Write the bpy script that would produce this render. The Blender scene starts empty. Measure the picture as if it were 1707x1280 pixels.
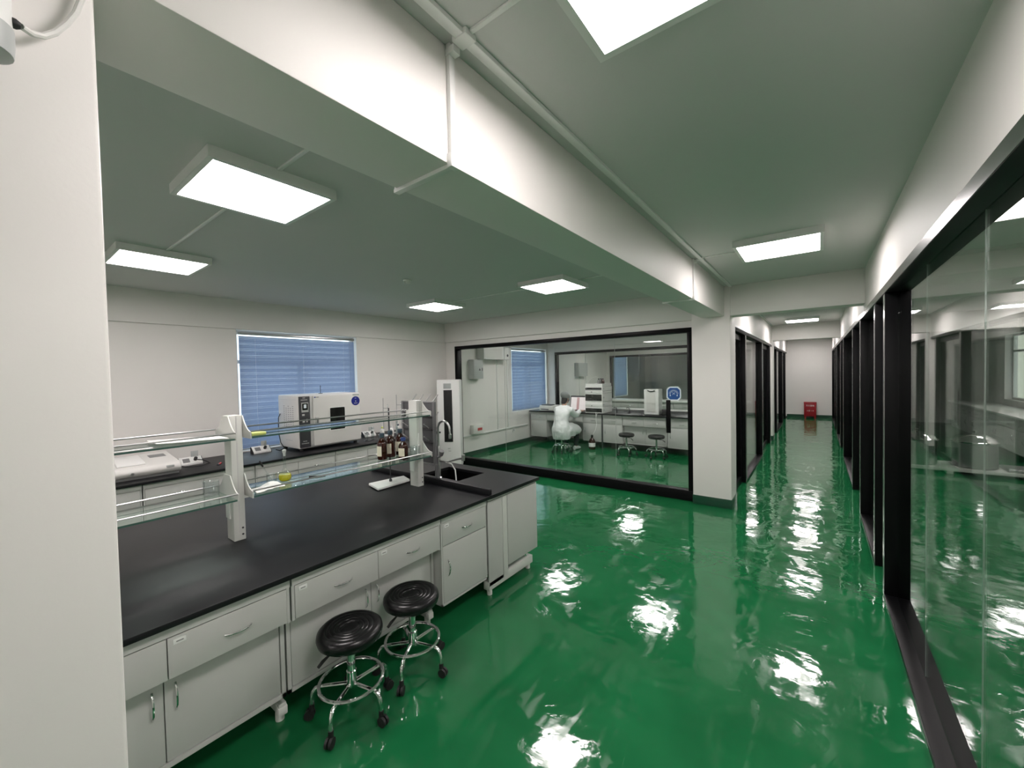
import bpy, bmesh, math, random
from mathutils import Vector, Matrix

random.seed(7)
PI = math.pi
scene = bpy.context.scene
COL = scene.collection

# ------------------------------------------------------------------ camera
F_PX, YAW, PITCH, ROLL, CAM_H = 671.9, 0.6483, 0.0248, -0.0214, 1.845
_d = Vector((-math.sin(YAW) * math.cos(PITCH), math.cos(YAW) * math.cos(PITCH), -math.sin(PITCH)))
_r = Vector((math.cos(YAW), math.sin(YAW), 0))
_u = _r.cross(_d)
_r2 = _r * math.cos(ROLL) + _u * math.sin(ROLL)
_u2 = _u * math.cos(ROLL) - _r * math.sin(ROLL)
cam_data = bpy.data.cameras.new('camera')
cam_data.sensor_fit = 'HORIZONTAL'
cam_data.sensor_width = 36.0
cam_data.lens = F_PX * 36.0 / 1707.0
cam_data.clip_start = 0.05
cam_data.clip_end = 200
cam = bpy.data.objects.new('camera', cam_data)
cam.matrix_world = Matrix(((_r2.x, _u2.x, -_d.x, 0), (_r2.y, _u2.y, -_d.y, 0), (_r2.z, _u2.z, -_d.z, CAM_H), (0, 0, 0, 1)))
COL.objects.link(cam)
scene.camera = cam

# ------------------------------------------------------------------ world, exposure
world = bpy.data.worlds.new('overcast_sky')
scene.world = world
world.use_nodes = True
_bg = world.node_tree.nodes['Background']
_bg.inputs['Color'].default_value = (0.80, 0.90, 1.0, 1)
_bg.inputs['Strength'].default_value = 2.6
scene.view_settings.view_transform = 'Standard'
scene.view_settings.look = 'None'
scene.view_settings.exposure = 0.0
scene.view_settings.gamma = 1.0
scene.view_settings.use_curve_mapping = False
LAMP_STRENGTH = 31.0

# ------------------------------------------------------------------ key dimensions (metres)
ZC, ZB, ZH = 2.93, 2.545, 2.455      # ceiling, beam underside, glazing frame top
XR = 0.4224                          # corridor right glazing, corridor face
XL = -0.92                           # corridor left glazing, corridor face
XW = -6.30                           # window wall
YP, YQ, YS, YE = 5.98, 10.05, 14.2, 18.45   # partitions and end wall


# ------------------------------------------------------------------ materials
def mat(name, color, rough=0.5, metal=0.0, spec=0.5, coat=0.0, noise=0.0, nscale=20.0, bump=0.0, bscale=200.0,
        emit=None, estr=0.0, trans=0.0, ior=1.5, sub=None):
    m = bpy.data.materials.new(name)
    m.use_nodes = True
    nt = m.node_tree
    b = nt.nodes['Principled BSDF']
    b.inputs['Base Color'].default_value = (*color, 1)
    b.inputs['Roughness'].default_value = rough
    b.inputs['Metallic'].default_value = metal
    b.inputs['Specular IOR Level'].default_value = spec
    b.inputs['Coat Weight'].default_value = coat
    b.inputs['Transmission Weight'].default_value = trans
    b.inputs['IOR'].default_value = ior
    if emit:
        b.inputs['Emission Color'].default_value = (*emit, 1)
        b.inputs['Emission Strength'].default_value = estr
    tc = None
    if noise or bump:
        tc = nt.nodes.new('ShaderNodeTexCoord')
    if noise:
        n = nt.nodes.new('ShaderNodeTexNoise')
        n.inputs['Scale'].default_value = nscale
        n.inputs['Detail'].default_value = 4
        nt.links.new(tc.outputs['Object'], n.inputs['Vector'])
        mr = nt.nodes.new('ShaderNodeMapRange')
        mr.inputs['To Min'].default_value = 1 - noise
        mr.inputs['To Max'].default_value = 1 + noise
        nt.links.new(n.outputs['Fac'], mr.inputs['Value'])
        mx = nt.nodes.new('ShaderNodeVectorMath')
        mx.operation = 'SCALE'
        mx.inputs[0].default_value = color
        nt.links.new(mr.outputs[0], mx.inputs['Scale'])
        nt.links.new(mx.outputs[0], b.inputs['Base Color'])
    if bump:
        n2 = nt.nodes.new('ShaderNodeTexNoise')
        n2.inputs['Scale'].default_value = bscale
        n2.inputs['Detail'].default_value = 3
        nt.links.new(tc.outputs['Object'], n2.inputs['Vector'])
        bp = nt.nodes.new('ShaderNodeBump')
        bp.inputs['Strength'].default_value = bump
        bp.inputs['Distance'].default_value = 0.002
        nt.links.new(n2.outputs['Fac'], bp.inputs['Height'])
        nt.links.new(bp.outputs[0], b.inputs['Normal'])
    return m


def glass_mat(name, tint=(0.93, 0.97, 0.95), base=0.04, rough=0.0, gain=0.96):
    """thin clear sheet: transparent body, Schlick reflection that is the same from both sides"""
    m = bpy.data.materials.new(name)
    m.use_nodes = True
    nt = m.node_tree
    nt.nodes.remove(nt.nodes['Principled BSDF'])
    out = nt.nodes['Material Output']
    lw = nt.nodes.new('ShaderNodeLayerWeight')
    lw.inputs['Blend'].default_value = 0.5
    pw = nt.nodes.new('ShaderNodeMath'); pw.operation = 'POWER'; pw.inputs[1].default_value = 5
    ma = nt.nodes.new('ShaderNodeMath'); ma.operation = 'MULTIPLY_ADD'
    ma.inputs[1].default_value = gain; ma.inputs[2].default_value = base
    tr = nt.nodes.new('ShaderNodeBsdfTransparent'); tr.inputs['Color'].default_value = (*tint, 1)
    gl = nt.nodes.new('ShaderNodeBsdfGlossy'); gl.inputs['Roughness'].default_value = rough
    mx = nt.nodes.new('ShaderNodeMixShader')
    nt.links.new(lw.outputs['Facing'], pw.inputs[0])
    nt.links.new(pw.outputs[0], ma.inputs[0])
    nt.links.new(ma.outputs[0], mx.inputs['Fac'])
    nt.links.new(tr.outputs[0], mx.inputs[1])
    nt.links.new(gl.outputs[0], mx.inputs[2])
    nt.links.new(mx.outputs[0], out.inputs['Surface'])
    return m


def floor_mat():
    m = bpy.data.materials.new('green_epoxy_floor')
    m.use_nodes = True
    nt = m.node_tree
    L = nt.links.new
    b = nt.nodes['Principled BSDF']
    tc = nt.nodes.new('ShaderNodeTexCoord')

    def noise(scale, detail=3.0, dist=0.0, vec=None, rough=0.5):
        n = nt.nodes.new('ShaderNodeTexNoise')
        n.inputs['Scale'].default_value = scale
        n.inputs['Detail'].default_value = detail
        n.inputs['Distortion'].default_value = dist
        n.inputs['Roughness'].default_value = rough
        L(vec if vec else tc.outputs['Object'], n.inputs['Vector'])
        return n.outputs['Fac']

    def remap(v, a, b_, c, d):
        r = nt.nodes.new('ShaderNodeMapRange')
        r.inputs['From Min'].default_value = a; r.inputs['From Max'].default_value = b_
        r.inputs['To Min'].default_value = c; r.inputs['To Max'].default_value = d
        L(v, r.inputs['Value'])
        return r.outputs[0]

    mp = nt.nodes.new('ShaderNodeMapping')
    mp.inputs['Rotation'].default_value = (0, 0, 0.5)
    mp.inputs['Scale'].default_value = (1.0, 0.22, 1.0)
    L(tc.outputs['Object'], mp.inputs['Vector'])
    patch = noise(1.3, 2.0, 1.2)
    film = noise(2.6, 5.0, 1.6, rough=0.6)
    streak = noise(9.0, 3.0, 0.6, mp.outputs[0])
    # colour: plain green, faint drying marks
    cr = nt.nodes.new('ShaderNodeValToRGB')
    cr.color_ramp.elements[0].position = 0.35; cr.color_ramp.elements[0].color = (0.0075, 0.110, 0.036, 1)
    cr.color_ramp.elements[1].position = 0.70; cr.color_ramp.elements[1].color = (0.0110, 0.135, 0.046, 1)
    L(patch, cr.inputs['Fac'])
    L(cr.outputs[0], b.inputs['Base Color'])
    # wet film with sharp edges: rough where dry, mirror where wet
    wet = remap(film, 0.50, 0.53, 0.0, 1.0)
    st = remap(streak, 0.45, 0.60, 0.0, 1.0)
    mul = nt.nodes.new('ShaderNodeMath'); mul.operation = 'MULTIPLY'
    L(wet, mul.inputs[0]); L(st, mul.inputs[1])
    r1 = remap(mul.outputs[0], 0.0, 1.0, 0.055, 0.20)
    L(r1, b.inputs['Roughness'])
    b.inputs['Specular IOR Level'].default_value = 0.62
    # relief: roller waves, orange peel, film edges
    w = nt.nodes.new('ShaderNodeMath'); w.operation = 'MULTIPLY_ADD'
    L(noise(3.2, 2.0, 0.4), w.inputs[0]); w.inputs[1].default_value = 1.0
    pe = nt.nodes.new('ShaderNodeMath'); pe.operation = 'MULTIPLY'
    L(noise(16.0, 2.0), pe.inputs[0]); pe.inputs[1].default_value = 0.10
    L(pe.outputs[0], w.inputs[2])
    ed = nt.nodes.new('ShaderNodeMath'); ed.operation = 'MULTIPLY_ADD'
    L(wet, ed.inputs[0]); ed.inputs[1].default_value = 0.02
    L(w.outputs[0], ed.inputs[2])
    bp = nt.nodes.new('ShaderNodeBump')
    bp.inputs['Strength'].default_value = 0.5
    bp.inputs['Distance'].default_value = 0.012
    L(ed.outputs[0], bp.inputs['Height'])
    L(bp.outputs[0], b.inputs['Normal'])
    return m


def blind_mat():
    m = bpy.data.materials.new('blue_blind_slat')
    m.use_nodes = True
    nt = m.node_tree
    b = nt.nodes['Principled BSDF']
    b.inputs['Base Color'].default_value = (0.24, 0.315, 0.46, 1)
    b.inputs['Roughness'].default_value = 0.45
    t = nt.nodes.new('ShaderNodeBsdfTranslucent')
    t.inputs['Color'].default_value = (0.32, 0.40, 0.56, 1)
    mx = nt.nodes.new('ShaderNodeMixShader')
    mx.inputs['Fac'].default_value = 0.22
    nt.links.new(b.outputs[0], mx.inputs[1])
    nt.links.new(t.outputs[0], mx.inputs[2])
    nt.links.new(mx.outputs[0], nt.nodes['Material Output'].inputs['Surface'])
    return m


M = dict(
    wall=mat('white_wall_paint', (0.76, 0.74, 0.71), 0.55, noise=0.02, nscale=3, bump=0.08, bscale=120),
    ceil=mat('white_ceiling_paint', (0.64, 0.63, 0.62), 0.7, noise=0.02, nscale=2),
    floor=floor_mat(),
    skirt=mat('green_skirting_paint', (0.006, 0.050, 0.024), 0.28, noise=0.1, nscale=4),
    black=mat('black_aluminium_frame', (0.0035, 0.0035, 0.004), 0.36, spec=0.12, noise=0.1, nscale=30),
    steel_edge=mat('satin_steel_edge', (0.42, 0.42, 0.42), 0.24, metal=1.0, noise=0.05),
    glass=glass_mat('clear_sheet_glass', (0.955, 0.985, 0.97)),
    glass_edge=mat('green_glass_edge', (0.05, 0.11, 0.09), 0.12, noise=0.05),
    shelf_glass=glass_mat('shelf_glass', (0.86, 0.95, 0.91), base=0.06),
    glassware=glass_mat('labware_glass', (0.95, 0.97, 0.97), base=0.09, rough=0.02),
    sealant=mat('clear_sealant', (0.55, 0.60, 0.57), 0.35, trans=0.5, noise=0.03),
    frost=glass_mat('heavy_glass', (0.80, 0.86, 0.84), base=0.16, rough=0.06),
    bench=mat('black_resin_worktop', (0.0075, 0.0078, 0.009), 0.44, spec=0.24, noise=0.12, nscale=5, bump=0.05),
    cab=mat('grey_painted_cabinet', (0.505, 0.505, 0.485), 0.42, noise=0.015, nscale=6),
    cabframe=mat('pale_grey_steel_frame', (0.60, 0.61, 0.575), 0.38, noise=0.015),
    chrome=mat('chrome', (0.78, 0.78, 0.78), 0.10, metal=1.0, noise=0.02),
    brushed=mat('brushed_steel', (0.52, 0.52, 0.52), 0.3, metal=1.0, noise=0.06, nscale=60),
    vinyl=mat('black_vinyl', (0.006, 0.006, 0.0065), 0.27, spec=0.35, bump=0.06, bscale=300),
    rubber=mat('black_rubber', (0.012, 0.012, 0.012), 0.6, noise=0.1),
    white=mat('white_enamel', (0.78, 0.78, 0.76), 0.35, noise=0.01),
    plastic=mat('off_white_plastic', (0.70, 0.69, 0.66), 0.42, noise=0.02),
    pale=mat('pale_grey_plastic', (0.55, 0.55, 0.54), 0.45, noise=0.02),
    dark=mat('dark_grey_panel', (0.045, 0.045, 0.05), 0.4, noise=0.06),
    rackgrey=mat('rack_grey_steel', (0.16, 0.16, 0.165), 0.4, noise=0.04),
    rackdark=mat('rack_dark_board', (0.085, 0.085, 0.09), 0.5, noise=0.06),
    midgrey=mat('mid_grey_paint', (0.20, 0.20, 0.20), 0.45, noise=0.04),
    boxgrey=mat('light_grey_steel_box', (0.42, 0.44, 0.43), 0.4, noise=0.03),
    blackgloss=mat('black_gloss', (0.006, 0.006, 0.006), 0.08, noise=0.05),
    paper=mat('white_paper', (0.82, 0.82, 0.80), 0.8, noise=0.02),
    label=mat('printed_label', (0.72, 0.66, 0.52), 0.7, noise=0.06, nscale=40),
    brownglass=mat('amber_glass', (0.030, 0.006, 0.003), 0.06, spec=0.6, noise=0.1),
    bluecap=mat('blue_cap', (0.03, 0.06, 0.22), 0.45, noise=0.05),
    tealcap=mat('slate_cap', (0.035, 0.06, 0.085), 0.45, noise=0.05),
    yellow=mat('yellow_liquid', (0.85, 0.78, 0.03), 0.1, trans=0.6, ior=1.33, noise=0.02),
    green_clip=mat('pale_yellow_green_plastic', (0.72, 0.80, 0.25), 0.5, noise=0.04),
    red=mat('red_painted_steel', (0.30, 0.006, 0.014), 0.35, noise=0.06),
    redp=mat('red_plastic', (0.45, 0.02, 0.02), 0.4, noise=0.05),
    stickblue=mat('blue_sticker', (0.010, 0.018, 0.22), 0.4, noise=0.05),
    signblue=mat('sign_blue', (0.010, 0.075, 0.27), 0.35, noise=0.2, nscale=30),
    signedge=mat('sign_white_border', (0.72, 0.82, 0.88), 0.35, noise=0.02),
    lamp=None, blind=blind_mat(),
    coat=mat('white_coat_cloth', (0.80, 0.82, 0.82), 0.7, noise=0.05, nscale=12, bump=0.3, bscale=60),
    trousers=mat('dark_cloth', (0.02, 0.021, 0.024), 0.85, noise=0.1),
    skin=mat('skin', (0.55, 0.34, 0.25), 0.55, noise=0.04),
    hair=mat('black_hair', (0.012, 0.010, 0.009), 0.5, noise=0.2, nscale=60),
    cap=mat('grey_bouffant_cap', (0.17, 0.19, 0.185), 0.8, noise=0.12, nscale=30, bump=0.4, bscale=80),
    mask=mat('dark_face_mask', (0.05, 0.05, 0.06), 0.8, noise=0.1),
    screen=mat('lit_screen', (0.5, 0.45, 0.45), 0.3, emit=(0.90, 0.80, 0.80), estr=0.55, noise=0.01),
    screenband=mat('lit_screen_band', (0.4, 0.25, 0.25), 0.3, emit=(0.50, 0.30, 0.30), estr=0.5, noise=0.01),
    lcd=mat('small_lcd', (0.1, 0.12, 0.12), 0.3, emit=(0.75, 0.80, 0.80), estr=0.5, noise=0.01),
    tube=mat('white_tubing', (0.80, 0.80, 0.78), 0.4, noise=0.01),
    outside=mat('sunlit_yellow_render', (0.62, 0.56, 0.42), 0.9, noise=0.06, nscale=2),
)
_lamp = bpy.data.materials.new('lit_diffuser')
_lamp.use_nodes = True
_b = _lamp.node_tree.nodes['Principled BSDF']
_b.inputs['Base Color'].default_value = (0.8, 0.8, 0.8, 1)
_b.inputs['Emission Color'].default_value = (1.0, 0.918, 0.912, 1)
_b.inputs['Emission Strength'].default_value = LAMP_STRENGTH
M['lamp'] = _lamp


# ------------------------------------------------------------------ building helpers
def wm(o):
    l = Matrix.LocRotScale(o.location, o.rotation_euler, o.scale)
    return wm(o.parent) @ l if o.parent else l


class MB:
    def __init__(s):
        s.v = []; s.f = []

    def add(s, vs, fs):
        n = len(s.v)
        s.v += [tuple(v) for v in vs]
        s.f += [tuple(i + n for i in f) for f in fs]
        return s

    def box(s, x0, x1, y0, y1, z0, z1):
        x0, x1 = min(x0, x1), max(x0, x1); y0, y1 = min(y0, y1), max(y0, y1); z0, z1 = min(z0, z1), max(z0, z1)
        return s.add([(x0, y0, z0), (x1, y0, z0), (x1, y1, z0), (x0, y1, z0), (x0, y0, z1), (x1, y0, z1), (x1, y1, z1), (x0, y1, z1)],
                     [(0, 3, 2, 1), (4, 5, 6, 7), (0, 1, 5, 4), (1, 2, 6, 5), (2, 3, 7, 6), (3, 0, 4, 7)])

    def prism(s, poly, axis, a, b):
        """poly: 2-D outline; axis 'x': poly=(y,z); 'y': (x,z); 'z': (x,y)"""
        def P(p, t):
            return (t, p[0], p[1]) if axis == 'x' else (p[0], t, p[1]) if axis == 'y' else (p[0], p[1], t)
        n = len(poly)
        vs = [P(p, a) for p in poly] + [P(p, b) for p in poly]
        fs = [tuple(range(n)), tuple(range(2 * n - 1, n - 1, -1))]
        fs += [(i, i + n, (i + 1) % n + n, (i + 1) % n) for i in range(n)]
        return s.add(vs, fs)

    def lathe(s, prof, c=(0, 0, 0), seg=24, axis='z'):
        vs = []; fs = []
        for (r, z) in prof:
            for k in range(seg):
                a = 2 * PI * k / seg
                p = (r * math.cos(a), r * math.sin(a), z)
                if axis == 'x': p = (p[2], p[0], p[1])
                elif axis == 'y': p = (p[1], p[2], p[0])
                vs.append((c[0] + p[0], c[1] + p[1], c[2] + p[2]))
        for i in range(len(prof) - 1):
            for k in range(seg):
                k2 = (k + 1) % seg
                fs.append((i * seg + k, i * seg + k2, (i + 1) * seg + k2, (i + 1) * seg + k))
        if prof[0][0] > 1e-6: fs.append(tuple(range(seg - 1, -1, -1)))
        if prof[-1][0] > 1e-6: fs.append(tuple((len(prof) - 1) * seg + k for k in range(seg)))
        return s.add(vs, fs)

    def cyl(s, c, r, h, axis='z', seg=20, r2=None):
        return s.lathe([(r, 0), (r if r2 is None else r2, h)], c, seg, axis)

    def tube(s, pts, r, seg=8, closed=False, flat=1.0):
        pts = [Vector(p) for p in pts]
        n = len(pts)
        vs = []; fs = []
        prev = None
        for i, p in enumerate(pts):
            if closed: t = pts[(i + 1) % n] - pts[i - 1]
            else: t = pts[min(i + 1, n - 1)] - pts[max(i - 1, 0)]
            t.normalize()
            if prev is None:
                a = Vector((0, 0, 1)) if abs(t.z) < 0.9 else Vector((1, 0, 0))
                u = t.cross(a).normalized()
            else:
                u = (prev - t * prev.dot(t)).normalized()
            prev = u
            w = t.cross(u)
            rr = r[i] if isinstance(r, (list, tuple)) else r
            for k in range(seg):
                a = 2 * PI * k / seg
                vs.append(p + u * (rr * math.cos(a)) + w * (rr * flat * math.sin(a)))
        m = n if closed else n - 1
        for i in range(m):
            j = (i + 1) % n
            for k in range(seg):
                k2 = (k + 1) % seg
                fs.append((i * seg + k, j * seg + k, j * seg + k2, i * seg + k2))
        if not closed:
            fs.append(tuple(range(seg)))
            fs.append(tuple((n - 1) * seg + k for k in range(seg - 1, -1, -1)))
        return s.add(vs, fs)

    def build(s, name, material, parent=None, bevel=0.0, seg=2, local=False, smooth=35, kind=None, loc=None):
        vs = s.v
        o_loc = Vector((0, 0, 0))
        if parent is None and not local:
            xs, ys, zs = zip(*vs)
            o_loc = Vector(((min(xs) + max(xs)) / 2, (min(ys) + max(ys)) / 2, min(zs)))
            vs = [(x - o_loc.x, y - o_loc.y, z - o_loc.z) for x, y, z in vs]
        elif parent is not None and not local:
            inv = wm(parent).inverted()
            vs = [tuple(inv @ Vector(v)) for v in vs]
        me = bpy.data.meshes.new(name)
        me.from_pydata([tuple(v) for v in vs], [], s.f)
        bm = bmesh.new(); bm.from_mesh(me)
        bmesh.ops.recalc_face_normals(bm, faces=bm.faces)
        if bevel:
            es = [e for e in bm.edges if len(e.link_faces) == 2 and e.calc_face_angle(0) > 0.6]
            bmesh.ops.bevel(bm, geom=es, offset=bevel, segments=seg, affect='EDGES', profile=0.5, clamp_overlap=True)
        bm.to_mesh(me); bm.free()
        if smooth:
            for p in me.polygons: p.use_smooth = True
            me.set_sharp_from_angle(angle=math.radians(smooth))
        me.materials.append(material)
        o = bpy.data.objects.new(name, me)
        COL.objects.link(o)
        o.location = loc if loc is not None else o_loc
        if parent is not None: o.parent = parent
        if kind: o['kind'] = kind
        return o


def tag(o, label, cat, group=None, kind=None):
    o['label'] = label; o['category'] = cat
    if group: o['group'] = group
    if kind: o['kind'] = kind
    return o


def thing(name, label, cat, loc=(0, 0, 0), rz=0.0, group=None, kind=None):
    o = bpy.data.objects.new(name, None)
    o.empty_display_size = 0.1
    COL.objects.link(o)
    o.location = loc; o.rotation_euler = (0, 0, rz)
    return tag(o, label, cat, group, kind)


def dup(root, loc, rz=None, label=None, group=None):
    def cp(o, par):
        c = o.copy(); COL.objects.link(c)
        c.parent = par
        for ch in [x for x in kids.get(o.name, [])]: cp(ch, c)
        return c
    kids = {}
    for x in bpy.data.objects:
        if x.parent: kids.setdefault(x.parent.name, []).append(x)
    r = cp(root, None)
    r.location = loc
    if rz is not None: r.rotation_euler = (0, 0, rz)
    if label: r['label'] = label
    if group: r['group'] = group
    return r


def bow(p0, p1, out, n=8):
    """bow handle: points from p0 to p1 bulging along out"""
    p0, p1, out = Vector(p0), Vector(p1), Vector(out)
    return [p0.lerp(p1, i / n) + out * math.sin(PI * i / n) ** 0.6 for i in range(n + 1)]


def arc(c, r, a0, a1, n, ax1, ax2):
    c, ax1, ax2 = Vector(c), Vector(ax1), Vector(ax2)
    return [c + ax1 * (r * math.cos(a0 + (a1 - a0) * i / n)) + ax2 * (r * math.sin(a0 + (a1 - a0) * i / n)) for i in range(n + 1)]


# ------------------------------------------------------------------ STRUCTURE
S = 'structure'
tag(MB().box(-6.5, 3.9, -3.4, YE + 0.2, -0.1, 0).build('floor', M['floor'], smooth=0), 'glossy green epoxy floor running through lab and corridor', 'floor', kind=S)
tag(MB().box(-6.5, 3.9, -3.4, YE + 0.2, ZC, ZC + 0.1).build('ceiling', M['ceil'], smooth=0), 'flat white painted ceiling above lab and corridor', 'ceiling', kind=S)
tag(MB().box(-6.5, 3.9, YE, YE + 0.2, 0, ZC).build('wall_end', M['wall'], smooth=0), 'plain white wall closing the far end of the corridor', 'wall', kind=S)
tag(MB().box(-6.5, 3.9, -3.4, -3.2, 0, ZC).build('wall_back', M['wall'], smooth=0), 'plain white wall at the back of the lab', 'wall', kind=S)

# window wall with three openings
WINS = [(2.125, 3.92), (8.31, 10.0), (14.9, 16.3)]
mb = MB()
y = -3.2
for (a, b) in WINS:
    mb.box(XW - 0.2, XW, y, a, 0, ZC)
    mb.box(XW - 0.2, XW, a, b, 0, 0.86)
    mb.box(XW - 0.2, XW, a, b, 2.53, ZC)
    y = b
mb.box(XW - 0.2, XW, y, YE, 0, ZC)
tag(mb.build('wall_left', M['wall'], smooth=0), 'white outer wall with blue-blinded windows', 'wall', kind=S)
# beam dropped along the window wall
tag(MB().box(XW, XW + 0.03, -3.2, YE, ZB - 0.01, ZC).build('trim_1', M['wall'], smooth=0), 'shallow white beam along the top of the window wall', 'beam', kind=S)

# right room outer wall with one window
mb = MB()
XO = 3.55
mb.box(XO, XO + 0.2, -3.2, 12.6, 0, ZC); mb.box(XO, XO + 0.2, 14.7, YE, 0, ZC)
mb.box(XO, XO + 0.2, 12.6, 14.7, 0, 1.0); mb.box(XO, XO + 0.2, 12.6, 14.7, 2.53, ZC)
tag(mb.build('wall_right', M['wall'], smooth=0), 'white outer wall of the room behind the glazed corridor side', 'wall', kind=S)

# main beam, cross beams
tag(MB().box(-1.248, -0.97, -3.2, 5.92, ZB, ZC).build('trim_2', M['wall'], bevel=0.004), 'long white ceiling beam between lab and corridor', 'beam', kind=S)
tag(MB().box(-0.90, XR, 5.93, 6.18, ZB, ZC).build('trim_3', M['wall'], bevel=0.004), 'white cross beam over the corridor beside the square pillar', 'beam', kind=S)
tag(MB().box(-0.96, XR, 12.19, 12.45, ZB, ZC).build('trim_4', M['wall'], bevel=0.004), 'white cross beam deep in the corridor', 'beam', kind=S)
tag(MB().box(-6.27, -1.37, 5.955, 6.12, ZB - 0.01, ZC).build('trim_5', M['wall'], bevel=0.003), 'white beam above the big lab partition', 'beam', kind=S)
tag(MB().box(XR + 0.16, XO, 5.72, 6.40, 2.72, ZC).build('trim_6', M['wall'], bevel=0.004), 'white cross beam in the room behind the glazed corridor side', 'beam', kind=S)
tag(MB().box(XR + 0.16, XO, 12.19, 12.45, ZB, ZC).build('trim_7', M['wall'], bevel=0.004), 'far white cross beam in the room behind the glazed corridor side', 'beam', kind=S)

# walls above the corridor glazing
tag(MB().box(XR, XR + 0.15, -3.2, YE, 2.481, ZC).build('wall_corridor_right', M['wall'], smooth=0), 'white wall band above the black corridor glazing', 'wall', kind=S)
tag(MB().box(XL - 0.14, XL, 6.32, YE, ZH + 0.01, ZC).build('wall_corridor_left', M['wall'], smooth=0), 'white wall band above the glazed side rooms', 'wall', kind=S)


def pillar(name, x0, x1, y0, y1, label):
    r = thing(name, label, 'pillar', ((x0 + x1) / 2, (y0 + y1) / 2, 0), kind=S)
    MB().box(x0, x1, y0, y1, 0.0, ZC).build('shaft', M['wall'], r, bevel=0.006)
    MB().box(x0 - 0.006, x1 + 0.006, y0 - 0.006, y1 + 0.006, 0, 0.125).build('skirting', M['skirt'], r, bevel=0.002)
    return r


pillar('pillar', -1.375, -0.905, -0.36, 0.128, 'white square pillar carrying a tubular fixture and its cable')
pillar('pillar', -1.372, -0.90, 5.915, 6.315, 'white square pillar with green foot at the end of the lab partition')
pillar('pillar', -1.372, -0.90, 12.17, 12.6, 'white pillar between the glazed side rooms deep in the corridor')

# skirting
tag(MB().box(XW, XW + 0.012, 6.15, YQ - 0.1, 0, 0.10).build('baseboard_left', M['skirt'], smooth=0), 'green painted skirting under the glass room window', 'skirting', kind=S)
tag(MB().box(-0.92, XR, YE - 0.012, YE, 0, 0.11).build('baseboard_end', M['skirt'], smooth=0), 'green painted skirting behind the red box', 'skirting', kind=S)
tag(MB().box(XW, XW + 0.012, YQ + 0.2, YS - 0.1, 0, 0.10).build('baseboard_room', M['skirt'], smooth=0), 'green painted skirting in the second glass room', 'skirting', kind=S)


# ---- glass partitions across (y = const)
def cross_partition(name, y, x0, x1, z0, seams, label, white_below=0.0):
    r = thing(name, label, 'glass partition', ((x0 + x1) / 2, y, 0), kind=S)
    if white_below:
        MB().box(x0, x1, y + 0.02, y + 0.12, 0, white_below).build('low_wall', M['wall'], r)
        MB().box(x0, x1, y - 0.03, y + 0.15, white_below, white_below + 0.035).build('ledge', M['white'], r, bevel=0.006)
        zb = white_below + 0.035
    else:
        MB().box(x0, x1, y, y + 0.14, 0, z0).build('kerb', M['black'], r, bevel=0.004)
        zb = z0
    MB().box(x0, x1, y + 0.0, y + 0.14, 2.375, 2.44).build('head_rail', M['black'], r, bevel=0.003)
    MB().box(x0, x0 + 0.06, y, y + 0.14, zb, 2.375).build('jamb', M['black'], r, bevel=0.003)
    MB().box(x1 - 0.06, x1, y, y + 0.14, zb, 2.375).build('jamb', M['black'], r, bevel=0.003)
    xs = [x0 + 0.06] + seams + [x1 - 0.06]
    for a, b in zip(xs[:-1], xs[1:]):
        MB().box(a + 0.0015, b - 0.0015, y + 0.06, y + 0.07, zb, 2.375).build('glass_pane', M['glass'], r, smooth=0)
        if b != xs[-1]: MB().box(b - 0.0015, b + 0.0015, y + 0.061, y + 0.069, zb, 2.375).build('sealant_joint', M['sealant'], r, smooth=0)
    # white surround
    MB().box(x0 - 0.28, x0, y + 0.02, y + 0.12, 0, ZB).build('side_panel', M['wall'], r, smooth=0)
    if x1 < -1.38:
        MB().box(x1, -1.37, y + 0.02, y + 0.12, 0, ZB).build('side_panel', M['wall'], r, smooth=0)
    MB().box(x0, x1, y + 0.02, y + 0.12, 2.44, ZB).build('lintel', M['wall'], r, smooth=0)
    return r


cross_partition('window_1', YP, -6.01, -1.39, 0.145, [-4.75, -3.65, -2.54], 'large black framed glass partition between lab and seated worker')
cross_partition('window_2', YQ, -6.05, -1.05, 0.9, [-3.6, -2.3], 'black framed glass partition behind the instrument counter', white_below=0.86)
cross_partition('window_3', YS, -6.17, -1.05, 0.1, [-4.4, -2.7], 'farthest black framed glass partition, darker room behind')
for yy, lab_ in ((YQ, 'white beam over the partition behind the instrument counter'), (YS, 'white beam over the farthest glass partition')):
    tag(MB().box(-6.27, -1.07, yy - 0.02, yy + 0.16, ZB, ZC).build('trim_8', M['wall'], smooth=0), lab_, 'beam', kind=S)


# ---- corridor glazing (x = const)
def post_part(root, x0, x1, y0, y1, z1):
    p = MB().box(x0, x1, y0, y1, 0, z1).build('post', M['black'], root, bevel=0.003)
    xf = x0 if x0 > 0 else x1
    MB().box(xf - 0.002, xf + 0.002, y0 + 0.004, y1 - 0.004, 0.01, z1 - 0.01).build('edge_strip', M['steel_edge'], p, smooth=0)


def pull_handle(door, x, y, side):
    h = MB()
    h.tube([(x + side * 0.045, y, 0.80), (x + side * 0.045, y, 1.40)], 0.014, 10)
    h.cyl((min(x, x + side * 0.045), y, 0.90), 0.007, 0.045, 'x', 8)
    h.cyl((min(x, x + side * 0.045), y, 1.30), 0.007, 0.045, 'x', 8)
    h.build('pull_handle', M['black'], door)


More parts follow.
